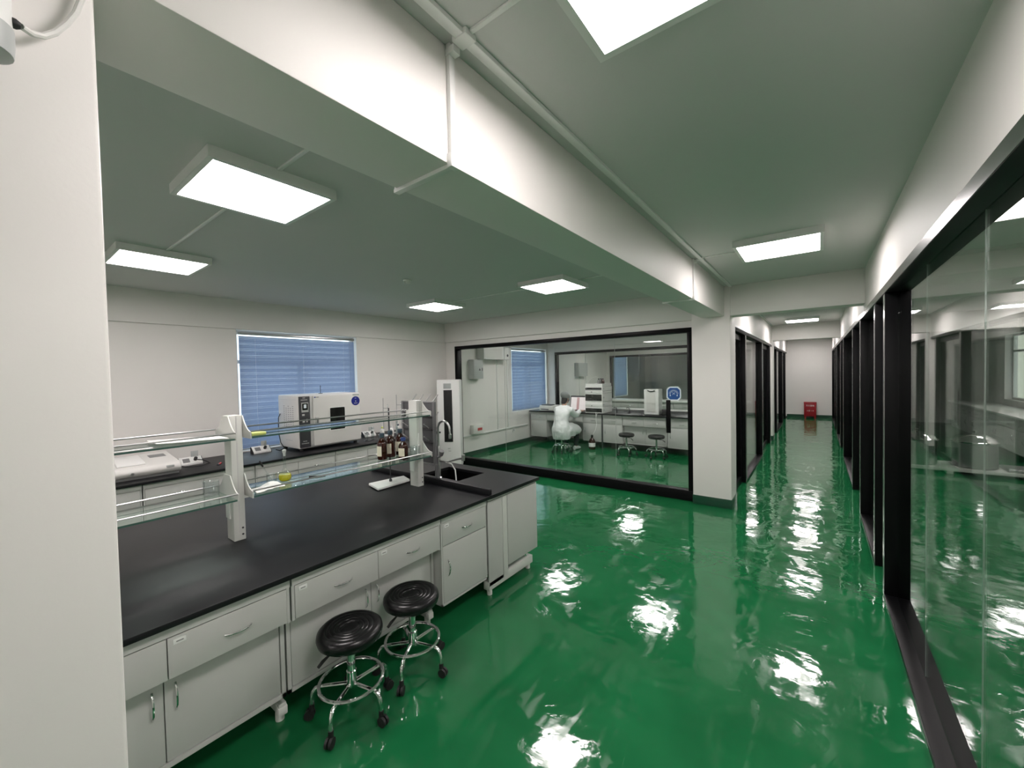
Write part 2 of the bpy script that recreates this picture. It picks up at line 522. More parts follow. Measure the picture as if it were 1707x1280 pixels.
def glass_door(name, x, y0, y1, z1, side, label):
    d = thing(name, label, 'door', (x, (y0 + y1) / 2, 0), kind=S)
    w = 0.06
    fr = MB()
    fr.box(x - 0.02, x + 0.02, y0 + 0.005, y0 + w, 0.01, z1 - 0.005)
    fr.box(x - 0.02, x + 0.02, y1 - w, y1 - 0.005, 0.01, z1 - 0.005)
    fr.box(x - 0.02, x + 0.02, y0 + w, y1 - w, 0.01, 0.10)
    fr.box(x - 0.02, x + 0.02, y0 + w, y1 - w, z1 - 0.09, z1 - 0.005)
    fr.build('door_frame', M['black'], d)
    MB().box(x - 0.005, x + 0.005, y0 + w, y1 - w, 0.10, z1 - 0.09).build('glass_pane', M['glass'], d, smooth=0)
    pull_handle(d, x + side * 0.02, y0 + 0.09, side)
    return d


# right side
rw = thing('wall_glazed_right', 'long black framed glass wall along the corridor', 'glass wall', (0.5, 7, 0), kind=S)
ZR = 2.415
MB().box(XR, XR + 0.15, -3.2, YE - 0.02, ZR, 2.481).build('head_rail', M['black'], rw, bevel=0.003)
MB().box(XR - 0.002, XR, -3.2, YE - 0.02, ZR + 0.003, 2.478).build('head_trim', M['steel_edge'], rw, smooth=0)
R_POST = [(4.28, 4.37), (4.95, 5.04), (6.50, 6.60), (7.86, 7.95), (10.5, 10.6), (11.85, 11.95), (13.95, 14.05), (15.25, 15.35), (18.3, 18.4)]
for (a, b) in R_POST: post_part(rw, XR, XR + 0.15, a, b, ZR)
R_BAY = [(-3.2, 4.28, [-2.0, -0.9, 0.2, 1.26, 2.263, 3.265]), (5.04, 6.50, []), (7.95, 10.5, [9.2]), (11.95, 13.95, [13.0]), (15.35, 18.3, [16.8])]
for (a, b, seams) in R_BAY:
    MB().box(XR, XR + 0.15, a, b, 0, 0.035).build('sill', M['black'], rw, bevel=0.003)
    ys = [a] + seams + [b]
    for p, q in zip(ys[:-1], ys[1:]):
        MB().box(0.4965, 0.5025, p + 0.0008, q - 0.0008, 0.035, ZR).build('glass_pane', M['glass'], rw, smooth=0)
        if q != b: MB().box(0.4970, 0.5020, q - 0.0008, q + 0.0008, 0.035, ZR).build('sealant_joint', M['sealant'], rw, smooth=0)
for i, (a, b, lab_) in enumerate([(4.37, 4.95, 'narrow black framed glass door next to the nearest long glass bay'),
                                  (6.60, 7.86, 'black framed glass door between short and long glazed bays'),
                                  (10.6, 11.85, 'black framed glass door before the deep cross beam'),
                                  (14.05, 15.25, 'black framed glass door nearest the red box on the unbroken glass wall')]):
    glass_door('door_%d' % (i + 1), XR + 0.09, a, b, ZR, -1, lab_)

# left side beyond the lab partition
lw_ = thing('wall_glazed_left', 'black framed glazing of the side rooms opposite the long glass wall', 'glass wall', (XL, 12, 0), kind=S)
MB().box(XL - 0.135, XL, 6.32, 12.17, 2.39, ZH).build('head_rail', M['black'], lw_, bevel=0.003)
MB().box(XL - 0.135, XL, 12.6, YE - 0.02, 2.39, ZH).build('head_rail', M['black'], lw_, bevel=0.003)
MB().box(XL, XL + 0.012, 6.32, 12.17, ZH - 0.015, ZH + 0.012).build('head_trim', M['white'], lw_, smooth=0)
MB().box(XL, XL + 0.012, 12.6, YE - 0.02, ZH - 0.015, ZH + 0.012).build('head_trim', M['white'], lw_, smooth=0)
for (a, b) in [(7.44, 7.54), (9.9, 10.0), (11.68, 11.78), (13.7, 13.8), (16.1, 16.2), (17.7, 17.8)]:
    post_part(lw_, XL - 0.135, XL, a, b, 2.39)
for (a, b) in [(7.54, 9.9), (11.78, 12.17), (13.8, 16.1), (17.8, YE - 0.02)]:
    MB().box(XL - 0.135, XL, a, b, 0, 0.035).build('sill', M['black'], lw_, bevel=0.003)
    MB().box(XL - 0.07, XL - 0.058, a + 0.002, b - 0.002, 0.035, 2.39).build('glass_pane', M['glass'], lw_, smooth=0)
for i, (a, b, lab_) in enumerate([(6.32, 7.44, 'black framed glass door right behind the square pillar'),
                                  (10.0, 11.68, 'black framed glass door of the second glass room'),
                                  (12.6, 13.7, 'black framed glass door just past the deep cross beam'),
                                  (16.2, 17.7, 'black framed glass door of the side room nearest the red box')]):
    glass_door('door_%d' % (i + 5), XL - 0.08, a, b, 2.39, 1, lab_)


# ---- windows with blinds
def window_unit(name, y0, y1, z0, z1, x, sgn, label):
    """x: inner wall face; sgn -1: outside lies towards -x"""
    r = thing(name, label, 'window', (x, (y0 + y1) / 2, z0), kind=S)
    xa = x + sgn * 0.12; xb = x + sgn * 0.17
    for (a, b) in ((y0, y0 + 0.05), (y1 - 0.05, y1)):
        MB().box(xa, xb, a, b, z0, z1).build('frame_stile', M['white'], r, bevel=0.004)
    for (a, b) in ((z0, z0 + 0.05), (z1 - 0.05, z1)):
        MB().box(xa, xb, y0 + 0.05, y1 - 0.05, a, b).build('frame_rail', M['white'], r, bevel=0.004)
    zt = z0 + (z1 - z0) * 0.74
    ym = (y0 + y1) / 2
    MB().box(xa, xb, y0 + 0.05, y1 - 0.05, zt - 0.025, zt + 0.025).build('transom', M['white'], r, bevel=0.004)
    MB().box(xa, xb, ym - 0.025, ym + 0.025, z0 + 0.05, zt - 0.025).build('mullion', M['white'], r, bevel=0.004)
    xg = (xa + xb) / 2
    MB().box(xg - 0.003, xg + 0.003, y0 + 0.05, ym - 0.025, z0 + 0.05, zt - 0.025).build('glass_pane', M['glass'], r, smooth=0)
    MB().box(xg - 0.003, xg + 0.003, ym + 0.025, y1 - 0.05, z0 + 0.05, zt - 0.025).build('glass_pane', M['glass'], r, smooth=0)
    MB().box(xg - 0.003, xg + 0.003, y0 + 0.05, y1 - 0.05, zt + 0.025, z1 - 0.05).build('glass_pane', M['glass'], r, smooth=0)
    return r


for i, ((a, b), lab_) in enumerate(zip(WINS, ['lab window behind the blue blind and oven', 'glass room window beside the printer', 'window of the farthest glazed room'])):
    window_unit('window_%d' % (i + 4), a, b, 0.86, 2.53, XW, -1, lab_)
window_unit('window_7', 12.6, 14.7, 1.0, 2.53, XO, 1, 'uncovered daylit window in the room behind the long glass wall')


def blind(y0, y1, z0, z1, x, label, cord_y):
    r = thing('venetian_blind', label, 'blind', (x, (y0 + y1) / 2, z0), group='blue venetian blinds')
    MB().box(x - 0.02, x + 0.02, y0, y1, z1 - 0.035, z1).build('head_rail', M['brushed'], r, bevel=0.003)
    MB().box(x - 0.012, x + 0.012, y0, y1, z0, z0 + 0.015).build('bottom_rail', M['brushed'], r, bevel=0.003)
    sl = MB()
    n = int((z1 - 0.04 - z0 - 0.02) / 0.022)
    for k in range(n):
        z = z0 + 0.022 + k * 0.022
        t = 0.80 + 0.22 * k / n + 0.05 * math.sin(k * 1.7)            # slats hang more open towards the sill
        dx = 0.0135 * math.cos(t); dz = 0.0135 * math.sin(t)
        sl.add([(x - dx, y0, z + dz), (x - dx, y1, z + dz), (x + dx, y1, z - dz), (x + dx, y0, z - dz)], [(0, 1, 2, 3)])
    sl.build('slats', M['blind'], r, smooth=0, kind='stuff')
    c = MB()
    for yy in (y0 + 0.2, (y0 + y1) / 2, y1 - 0.2):
        c.tube([(x + 0.014, yy, z0), (x + 0.014, yy, z1 - 0.03)], 0.0008, 5)
    c.build('ladder_cords', M['paper'], r)
    MB().tube([(x + 0.02, cord_y, z1 - 0.03), (x + 0.022, cord_y, z1 - 0.75)], 0.004, 6).build('tilt_wand', M['glassware'], r)


blind(WINS[0][0] + 0.035, WINS[0][1] - 0.035, 0.875, 2.50, XW + 0.022 - 0.045, 'blue venetian blind behind the white oven', WINS[0][1] - 0.12)
blind(WINS[1][0] + 0.035, WINS[1][1] - 0.035, 0.875, 2.50, XW + 0.022 - 0.045, 'blue venetian blind beside the printer in the glass room', WINS[1][1] - 0.12)
blind(WINS[2][0] + 0.03, WINS[2][1] - 0.03, 0.875, 2.50, XW + 0.022 - 0.045, 'blue venetian blind in the farthest glazed room', WINS[2][1] - 0.12)

# ------------------------------------------------------------------ CEILING LIGHTS
def panel_light(x, y, label, group):
    r = thing('panel_light', label, 'ceiling light', (x, y, ZC - 0.05), group=group)
    o, i = 0.31, 0.284
    f = MB()
    f.box(x - o, x + o, y - o, y - i, ZC - 0.055, ZC); f.box(x - o, x + o, y + i, y + o, ZC - 0.055, ZC)
    f.box(x - o, x - i, y - i, y + i, ZC - 0.055, ZC); f.box(x + i, x + o, y - i, y + i, ZC - 0.055, ZC)
    f.build('frame', M['white'], r, smooth=0)
    MB().box(x - i, x + i, y - i, y + i, ZC - 0.050, ZC - 0.040).build('diffuser', M['lamp'], r, smooth=0)


LX, CX_ = (-2.53, -4.60), -0.2634
panel_light(-2.53, 0.975, 'square panel light over the lab bench, fed from beam conduit', 'lab panel lights')
panel_light(-4.60, 0.975, 'square panel light over the wall counter beside the fixture pillar', 'lab panel lights')
panel_light(-2.53, 4.21, 'square panel light by the big partition on the beam side', 'lab panel lights')
panel_light(-4.60, 4.21, 'square panel light by the big partition on the window side', 'lab panel lights')
for x, q in zip(LX, ('beam', 'window')): panel_light(x, -2.26, 'square panel light by the back wall on the %s side' % q, 'lab panel lights')
panel_light(CX_, 0.975, 'square corridor panel light level with the beam conduit', 'corridor panel lights')
panel_light(CX_, 4.21, 'square corridor panel light just before the pillar cross beam', 'corridor panel lights')
panel_light(CX_, -2.26, 'square corridor panel light by the back wall', 'corridor panel lights')
panel_light(CX_, 7.5, 'square corridor panel light just past the pillar cross beam', 'corridor panel lights')
panel_light(CX_, 10.95, 'square corridor panel light before the deep cross beam', 'corridor panel lights')
panel_light(CX_, 14.0, 'square corridor panel light past the deep cross beam', 'corridor panel lights')
panel_light(CX_, 17.0, 'square corridor panel light above the red box', 'corridor panel lights')
for x, q in zip(LX, ('corridor', 'window')): panel_light(x, 7.7, 'square panel light of the seated worker room on the %s side' % q, 'glass room panel lights')
for x, q in zip(LX, ('corridor', 'window')): panel_light(x, 12.0, 'square panel light of the second glass room on the %s side' % q, 'glass room panel lights')
for yy, q in ((1.0, 'added as unseen fill, closest to the back wall'), (4.3, 'added as unseen fill, level with the narrow glass door'), (7.9, 'added as unseen fill, past its first cross beam'), (11.3, 'before its second cross beam')):  # all but the last are added out of view to brighten this room
    panel_light(2.35 if yy < 11 else 2.9, yy, 'square panel light of the side room, ' + q, 'side room panel lights')


# ------------------------------------------------------------------ CABLE DUCTS
def duct(boxes, label, cover=None):
    r = thing('cable_duct', label, 'cable duct', (boxes[0][0], boxes[0][2], boxes[0][4]), group='white cable ducts')
    for b in boxes:
        MB().box(*b).build('duct_length', M['white'], r, bevel=0.002)
    for b in (cover or []):
        MB().box(*b).build('joint_cover', M['white'], r, bevel=0.003)


duct([(-0.915, -0.880, -3.2, 5.93, ZC - 0.016, ZC)], 'long white cable duct on the ceiling beside the main beam',
     [(-0.928, -0.867, 0.945, 0.995, ZC - 0.021, ZC), (-0.928, -0.867, 4.225, 4.275, ZC - 0.021, ZC)])
for yy, a in ((0.97, 'level with the tubular fixture'), (4.25, 'at the partition end of the beam')):
    duct([(-0.97, -0.953, yy - 0.012, yy + 0.012, ZB, ZC), (-1.262, -0.953, yy - 0.012, yy + 0.012, ZB - 0.014, ZB),
          (-1.260, -1.248, yy - 0.010, yy + 0.010, ZB, ZC - 0.010), (-2.215, -1.260, yy - 0.009, yy + 0.009, ZC - 0.010, ZC),
          (-4.285, -2.845, yy - 0.009, yy + 0.009, ZC - 0.010, ZC)],
         'white duct wrapped round the beam, ' + a,
         [(-0.971, -0.948, yy - 0.018, yy + 0.018, ZB - 0.016, ZB + 0.03), (-0.971, -0.930, yy - 0.016, yy + 0.016, ZC - 0.04, ZC - 0.016)])
    duct([(-0.878, -0.575, yy - 0.008, yy + 0.008, ZC - 0.009, ZC)], 'short white duct feeding a corridor light, ' + a)
duct([(XL, XL + 0.02, 6.4, 12.1, ZC - 0.025, ZC)], 'white duct along the top of the left corridor wall')
sd = thing('smoke_detector', 'small white round smoke detector on the lab ceiling', 'smoke detector', (-3.69, 2.955, ZC - 0.04))
MB().lathe([(0.045, 0), (0.045, -0.012), (0.038, -0.016)], (-3.69, 2.955, ZC), 20).build('base', M['plastic'], sd)
MB().lathe([(0.034, -0.016), (0.030, -0.034), (0.012, -0.040), (0, -0.040)], (-3.69, 2.955, ZC), 20).build('sensor', M['plastic'], sd)

# fixture on the near pillar
fx = thing('wall_fixture', 'white tubular fixture with grey end cap on the square pillar', 'wall fixture', (-0.868, 0.012, 2.278))
MB().cyl((-0.868, 0.012, 2.318), 0.031, 0.42, 'z', 24).build('tube_body', M['white'], fx)
MB().lathe([(0.020, 0), (0.031, 0.006), (0.0325, 0.022), (0.0325, 0.042)], (-0.868, 0.012, 2.278), 24).build('end_cap', M['boxgrey'], fx)
MB().lathe([(0.0065, 0), (0.0065, 0.004), (0.004, 0.008)], (-0.868, 0.042, 2.335), 14, 'y').build('cable_gland', M['rubber'], fx)
MB().tube([(-0.868, 0.050, 2.335), (-0.880, 0.060, 2.338), (-0.888, 0.072, 2.346), (-0.890, 0.084, 2.360), (-0.893, 0.096, 2.382), (-0.894, 0.106, 2.405),
           (-0.894, 0.114, 2.435), (-0.894, 0.118, 2.50), (-0.894, 0.118, 2.75)], 0.0042, 8).build('cable', M['plastic'], fx)
MB().box(-0.905, -0.89, -0.01, 0.03, 2.40, 2.66).build('bracket', M['boxgrey'], fx, bevel=0.002)


# ------------------------------------------------------------------ CABINETS (local: x width, y depth with front at y=0, z up)
def bow_handle(parent, cx, z, horizontal=True, y=0.0, L_=0.11):
    if horizontal: pts = bow((cx - L_ / 2, y, z), (cx + L_ / 2, y, z), (0, -0.024, 0))
    else: pts = bow((cx, y, z - L_ / 2), (cx, y, z + L_ / 2), (0, -0.024, 0))
    MB().tube(pts, 0.0048, 8).build('handle', M['chrome'], parent, local=True)


def drawer(root, x0, x1, z0, z1, card=True, y=0.0):
    d = MB().box(x0 + 0.002, x1 - 0.002, y, y + 0.018, z0 + 0.002, z1 - 0.002).build('drawer', M['cab'], root, bevel=0.0015, local=True)
    bow_handle(d, (x0 + x1) / 2 + 0.02, (z0 + z1) / 2 - 0.005, True, y)
    if card:
        c = MB().box(x0 + 0.02, x0 + 0.065, y - 0.003, y + 0.001, z1 - 0.038, z1 - 0.014).build('card_holder', M['white'], d, bevel=0.001, local=True)
        MB().box(x0 + 0.030, x0 + 0.055, y - 0.0036, y - 0.0028, z1 - 0.029, z1 - 0.024).build('print', M['midgrey'], d, local=True, smooth=0)
    return d


def cdoor(root, x0, x1, z0, z1, hx, y=0.0, hz=None):
    d = MB().box(x0 + 0.002, x1 - 0.002, y, y + 0.018, z0 + 0.002, z1 - 0.002).build('door', M['cab'], root, bevel=0.0015, local=True)
    bow_handle(d, hx, (z0 + z1) / 2 + 0.04 if hz is None else hz, False, y, 0.12)
    return d


def cabinet_recessed(name, w, label, loc, rz, depth=0.7, group=None, card=True):
    r = thing(name, label, 'cabinet', loc, rz, group)
    b = MB()
    b.box(0.0, w, 0.018, depth, 0.585, 0.82)
    b.box(0.0, w, 0.105, depth, 0.16, 0.585)
    b.box(0.0, w, -0.004, 0.03, 0.772, 0.82)
    b.box(0.0, 0.014, 0.004, 0.02, 0.585, 0.775); b.box(w - 0.014, w, 0.004, 0.02, 0.585, 0.775)
    b.box(0.0, w, 0.082, 0.105, 0.16, 0.182); b.box(0, 0.02, 0.082, 0.105, 0.16, 0.585); b.box(w - 0.02, w, 0.082, 0.105, 0.16, 0.585)
    b.build('body', M['cab'], r, local=True, smooth=0)
    h = w / 2
    drawer(r, 0.014, h, 0.59, 0.768, card); drawer(r, h, w - 0.014, 0.59, 0.768, card)
    cdoor(r, 0.022, h, 0.184, 0.583, h - 0.04, 0.087, 0.46); cdoor(r, h, w - 0.022, 0.184, 0.583, h + 0.04, 0.087, 0.46)
    return r


def cabinet_plain(name, w, label, loc, rz, depth=0.7, group=None, ndoor=1, card=True):
    r = thing(name, label, 'cabinet', loc, rz, group)
    b = MB()
    b.box(0.0, w, 0.018, depth, 0.16, 0.82)
    b.box(0.0, w, -0.004, 0.02, 0.772, 0.82)
    b.box(0.0, 0.012, 0.002, 0.02, 0.16, 0.775); b.box(w - 0.012, w, 0.002, 0.02, 0.16, 0.775)
    b.box(0.0, w, 0.002, 0.02, 0.16, 0.176)
    b.build('body', M['cab'], r, local=True, smooth=0)
    k = ndoor
    for i in range(k):
        a = 0.012 + (w - 0.024) * i / k; c = 0.012 + (w - 0.024) * (i + 1) / k
        drawer(r, a, c, 0.60, 0.770, card)
        cdoor(r, a, c, 0.178, 0.597, (a + 0.05) if (k == 1 or i == 1) else c - 0.05)
    return r


R90 = PI / 2
XF = -2.172           # bench cabinet front
cabinet_recessed('base_cabinet', 0.985, 'grey bench cabinet beside the fixture pillar, two drawers over set-back doors', (XF, -0.055, 0), R90, 0.75, 'bench cabinets')
cabinet_recessed('base_cabinet', 1.03, 'grey bench cabinet behind the two stools, two drawers over set-back doors', (XF, 0.94, 0), R90, 0.75, 'bench cabinets')
cabinet_plain('base_cabinet', 0.50, 'grey bench cabinet with one drawer over one full-height door', (XF, 1.978, 0), R90, 0.75, 'bench cabinets')

# bench steel frame with feet
bf = thing('bench_support', 'pale grey steel frame and feet under the island bench', 'bench frame', (-2.9, 1.5, 0))
for yy in (0.925, 1.965):
    MB().box(-3.70, -2.29, yy - 0.02, yy + 0.02, 0.045, 0.105).build('foot_beam', M['cabframe'], bf, bevel=0.006)
    MB().box(-3.70, -3.62, yy - 0.02, yy + 0.02, 0.105, 0.60).build('leg', M['cabframe'], bf, bevel=0.004)
    MB().cyl((-2.33, yy, 0), 0.022, 0.046, 'z', 16).build('levelling_foot', M['plastic'], bf)
    MB().cyl((-3.66, yy, 0), 0.022, 0.046, 'z', 16).build('levelling_foot', M['plastic'], bf)
    MB().prism([(-2.325, 0.10), (-2.285, 0.085), (-2.285, 0.04), (-2.325, 0.04)], 'y', yy - 0.024, yy + 0.024).build('foot_cap', M['plastic'], bf, bevel=0.006)
    MB().box(-3.1, -2.96, yy - 0.018, yy + 0.018, 0.105, 0.60).build('leg', M['cabframe'], bf, bevel=0.004)

# sink end unit
su = thing('sink_unit', 'grey sink end unit of the island bench on a long foot bar', 'sink unit', (-2.9, 2.86, 0))
_b = MB()
_b.box(-3.80, -2.187, 2.52, 3.19, 0.17, 0.19); _b.box(-3.80, -2.187, 2.52, 2.54, 0.19, 0.81); _b.box(-3.80, -2.187, 3.17, 3.19, 0.19, 0.81)
_b.box(-3.80, -3.78, 2.54, 3.17, 0.19, 0.81); _b.box(-2.207, -2.187, 2.54, 3.17, 0.19, 0.81)
_b.build('body', M['cab'], su, smooth=0)
MB().box(-2.185, XF, 2.497, 2.688, 0.08, 0.79).build('side_panel', M['cab'], su, bevel=0.002)
MB().box(-2.187, XF + 0.004, 2.69, 2.752, 0.08, 0.79).build('frame_post', M['cabframe'], su, bevel=0.003)
MB().box(-2.186, XF + 0.006, 2.756, 3.212, 0.168, 0.795).build('side_panel', M['cab'], su, bevel=0.002)
MB().box(-2.20, XF, 2.50, 3.21, 0.797, 0.82).build('top_rail', M['cabframe'], su, bevel=0.002)
MB().box(-2.235, -2.172, 2.495, 3.135, 0.045, 0.118).build('foot_bar', M['cabframe'], su, bevel=0.006)
for yy in (2.53, 3.09):
    MB().cyl((-2.20, yy, 0), 0.022, 0.047, 'z', 16).build('levelling_foot', M['plastic'], su)
    MB().cyl((-3.75, yy, 0), 0.022, 0.172, 'z', 16).build('levelling_foot', M['plastic'], su)
MB().cyl((-2.205, 3.06, 0.116), 0.014, 0.056, 'z', 12).build('support_pin', M['chrome'], su)

# worktops
tag(MB().box(-3.85, -2.135, -0.10, 2.4955, 0.822, 0.85).build('worktop', M['bench'], bevel=0.004), 'long matt black worktop of the island bench', 'worktop')
sw = thing('sink_worktop', 'black worktop with sunken sink at the bench end', 'worktop', (-2.99, 2.86, 0.82))
t = MB()
SX0, SX1, SY0, SY1 = -3.20, -2.69, 2.69, 3.055
t.box(-3.85, -2.135, 2.4965, SY0, 0.822, 0.85); t.box(-3.85, -2.135, SY1, 3.219, 0.822, 0.85)
t.box(-3.85, SX0, SY0, SY1, 0.822, 0.85); t.box(SX1, -2.135, SY0, SY1, 0.822, 0.85)
t.build('slab', M['bench'], sw, smooth=0)
bs = MB()
bs.box(SX0 - 0.01, SX1 + 0.01, SY0 - 0.01, SY1 + 0.01, 0.60, 0.61)
bs.box(SX0 - 0.01, SX0, SY0 - 0.01, SY1 + 0.01, 0.61, 0.822); bs.box(SX1, SX1 + 0.01, SY0 - 0.01, SY1 + 0.01, 0.61, 0.822)
bs.box(SX0, SX1, SY0 - 0.01, SY0, 0.61, 0.822); bs.box(SX0, SX1, SY1, SY1 + 0.01, 0.61, 0.822)
bs.build('basin', M['blackgloss'], sw, smooth=0)
MB().prism([(-3.80, 0.85), (-2.15, 0.85), (-2.15, 0.888), (-2.158, 0.9), (-3.79, 0.9), (-3.80, 0.89)], 'y', 2.498, 2.53).build('splash_strip', M['bench'], sw, bevel=0.003)


# ------------------------------------------------------------------ REAGENT SHELF
rs = thing('reagent_shelf', 'two-tier glass reagent shelf with white posts along the bench', 'shelf', (-2.91, 1.6, 0.85))
for yy in (0.945, 2.378, -0.07):
    p = MB().box(-2.965, -2.855, yy - 0.032, yy + 0.032, 0.85, 1.625).build('post', M['cabframe'], rs, bevel=0.003)
    MB().box(-2.856, -2.854, yy - 0.003, yy + 0.003, 0.90, 1.62).build('seam', M['pale'], p, smooth=0)
    for zz in (0.885, 0.925):
        MB().cyl((-2.857, yy + 0.016, zz), 0.006, 0.004, 'x', 10).build('screw', M['dark'], p)
    MB().box(-2.958, -2.895, yy - 0.040, yy - 0.030, 0.985, 1.085).build('socket_plate', M['white'], p, bevel=0.003)
ZU, ZL = 1.498, 1.135


def bracket(z, yy, wide):
    n = 10
    lo = [(-3.085, z - 0.012), (-2.738, z - 0.012), (-2.738, z + 0.03)]
    right = [(-2.738 - (0.125) * (i / n), z + 0.03 + 0.095 * (i / n) ** 2.0) for i in range(1, n + 1)]
    left = [(-2.96 - (0.125) * (i / n), z + 0.03 + 0.095 * (1 - i / n) ** 2.0) for i in range(0, n + 1)]
    MB().prism(lo + right + left, 'y', yy - 0.003, yy + 0.003).build('bracket_plate', M['cabframe'], rs, smooth=0)


for z in (ZU, ZL):
    for (a, b) in ((-0.03, 0.904), (0.985, 2.338 + 0.072)):
        MB().box(-3.08, -2.742, a + 0.005, b - 0.005, z - 0.010, z).build('glass_shelf', M['shelf_glass'], rs, smooth=0)
        for xx in (-2.744, -3.078):
            MB().tube([(xx, a, z + 0.032), (xx, b, z + 0.032)], 0.005, 8).build('guard_rail', M['brushed'], rs)
            MB().box(xx + (0.002 if xx > -2.9 else -0.004), xx + (0.004 if xx > -2.9 else -0.002), a + 0.005, b - 0.005, z - 0.010, z).build('glass_edge', M['glass_edge'], rs, smooth=0)
    for yy in (0.907, 0.983, 2.414, -0.035): bracket(z, yy, 0.3)


# ------------------------------------------------------------------ STOOLS
def make_stool(label, group, loc, rz):
    r = thing('lab_stool', label, 'stool', (0, 0, 0), 0, group)
    seat = MB().lathe([(0, 0.415), (0.10, 0.410), (0.150, 0.412), (0.166, 0.425), (0.172, 0.448), (0.168, 0.468), (0.155, 0.480), (0.140, 0.484),
                       (0.128, 0.481), (0.124, 0.477), (0.118, 0.481), (0.104, 0.482), (0.099, 0.477), (0.093, 0.481), (0.080, 0.481), (0.075, 0.475),
                       (0.069, 0.479), (0.056, 0.478), (0.051, 0.472), (0.045, 0.475), (0.02, 0.472), (0, 0.472)], (0, 0, 0), 48).build('seat', M['vinyl'], r, local=True, smooth=60)
    MB().cyl((0, 0, 0.398), 0.085, 0.016, 'z', 24).build('seat_plate', M['dark'], r, local=True)
    col = MB().lathe([(0.014, 0.30), (0.014, 0.40)], (0, 0, 0), 16).build('gas_lift', M['chrome'], r, local=True)
    MB().lathe([(0.026, 0.15), (0.027, 0.16), (0.027, 0.235), (0.022, 0.24), (0.022, 0.375), (0.018, 0.38), (0.018, 0.40)], (0, 0, 0), 20).build('column', M['chrome'], r, local=True)
    MB().tube([(0.01, 0, 0.392), (0.09, -0.06, 0.385), (0.125, -0.085, 0.365), (0.145, -0.10, 0.345)], [0.005, 0.005, 0.009, 0.008], 8).build('lift_lever', M['rubber'], r, local=True)
    MB().tube([(0.165 * math.cos(2 * PI * k / 40), 0.165 * math.sin(2 * PI * k / 40), 0.185) for k in range(40)], 0.0095, 10, closed=True).build('foot_ring', M['chrome'], r, local=True)
    for k in range(5):
        a = 2 * PI * k / 5
        c, s_ = math.cos(a), math.sin(a)
        pts = [(0.02, 0.165), (0.10, 0.168), (0.165, 0.170), (0.185, 0.164), (0.200, 0.145), (0.207, 0.115), (0.208, 0.075)]
        leg = MB().tube([(q * c, q * s_, z) for q, z in pts], 0.0105, 10).build('leg', M['chrome'], r, local=True)
        cs = MB()
        px, py = 0.208 * c, 0.208 * s_
        tx, ty = -s_, c
        for sd_ in (-1, 1):
            # twin wheels
            ring = []
            for m in range(16):
                b = 2 * PI * m / 16
                ring.append((math.cos(b) * 0.026, math.sin(b) * 0.026))
            off0, off1 = sd_ * 0.004, sd_ * 0.017
            vs = [(px + c * (u + 0.012) + tx * off0, py + s_ * (u + 0.012) + ty * off0, 0.026 + w) for u, w in ring] + \
                 [(px + c * (u + 0.012) + tx * off1, py + s_ * (u + 0.012) + ty * off1, 0.026 + w) for u, w in ring]
            fs = [tuple(range(16)), tuple(range(31, 15, -1))] + [(i, i + 16, (i + 1) % 16 + 16, (i + 1) % 16) for i in range(16)]
            cs.add(vs, fs)
        cs.cyl((px, py, 0.045), 0.013, 0.035, 'z', 12)
        cs.build('caster', M['rubber'], leg, local=True)
    r.location = loc; r.rotation_euler = (0, 0, rz)
    return r


st = make_stool('round black lab stool whose seat stands before the wide paired doors, nearer pillar fixture', 'lab stools at the island bench', (-2.05, 1.185, 0), -1.05)
st['label'] = 'round black chrome-legged stool at the bench, beside the paired doors'
dup(st, (-2.045, 1.60, 0), -1.0, 'round black chrome-legged stool at the bench, beside the single-door cabinet')
dup(st, (-3.36, 8.58, 0), 0.3, 'round black stool in the glass room, under the dark taps', 'stools in the glass room')
dup(st, (-2.72, 8.62, 0), 0.7, 'round black stool in the glass room, under the white carboy', 'stools in the glass room')
dup(st, (-4.74, 8.12, 0), 0.2, 'round stool under the seated person in the white coat', 'stools in the glass room')


# ------------------------------------------------------------------ WALL COUNTER in the lab
XCF = -5.335
for i, (ya, w) in enumerate(((-0.06, 1.0), (0.95, 1.0), (1.96, 1.0), (2.97, 1.0), (3.98, 0.9))):
    near = ['below the photometer sample lid', 'below the photometer socket', 'below the oven control column', 'below the oven sticker', 'below the burettes'][i]
    cabinet_plain('wall_cabinet', w, 'grey wall counter cabinet ' + near, (XCF - 0.03, ya, 0), R90, 0.9, 'wall counter cabinets', 2, card=False)
tag(MB().box(XW + 0.005, XCF, -0.10, 4.92, 0.822, 0.85).build('wall_worktop', M['bench'], bevel=0.004), 'black worktop of the counter under the lab window', 'worktop')


# ------------------------------------------------------------------ OVEN on the wall counter (front faces +x)
ov = thing('laboratory_oven', 'large white laboratory oven with dark control column by the blind', 'oven', (-5.83, 3.06, 0.85))
OX0, OX1, OY0, OY1, OZ0, OZ1 = -6.17, -5.58, 2.575, 3.50, 0.885, 1.615
MB().box(OX0, OX1, OY0, OY1, OZ0, OZ1).build('housing', M['plastic'], ov, bevel=0.018, seg=3)
MB().box(OX1 - 0.01, OX1 + 0.018, OY0 + 0.012, OY0 + 0.155, OZ0 + 0.02, OZ1 - 0.015).build('control_column', M['dark'], ov, bevel=0.004)
cp_ = MB().box(OX1 + 0.0175, OX1 + 0.0205, OY0 + 0.04, OY0 + 0.135, 1.385, 1.515).build('display_bezel', M['pale'], ov, bevel=0.002)
MB().box(OX1 + 0.020, OX1 + 0.0225, OY0 + 0.05, OY0 + 0.125, 1.415, 1.505).build('display', M['blackgloss'], cp_, smooth=0)
MB().box(OX1 + 0.0222, OX1 + 0.0235, OY0 + 0.07, OY0 + 0.105, 1.44, 1.49).build('readout', M['lcd'], cp_, smooth=0)
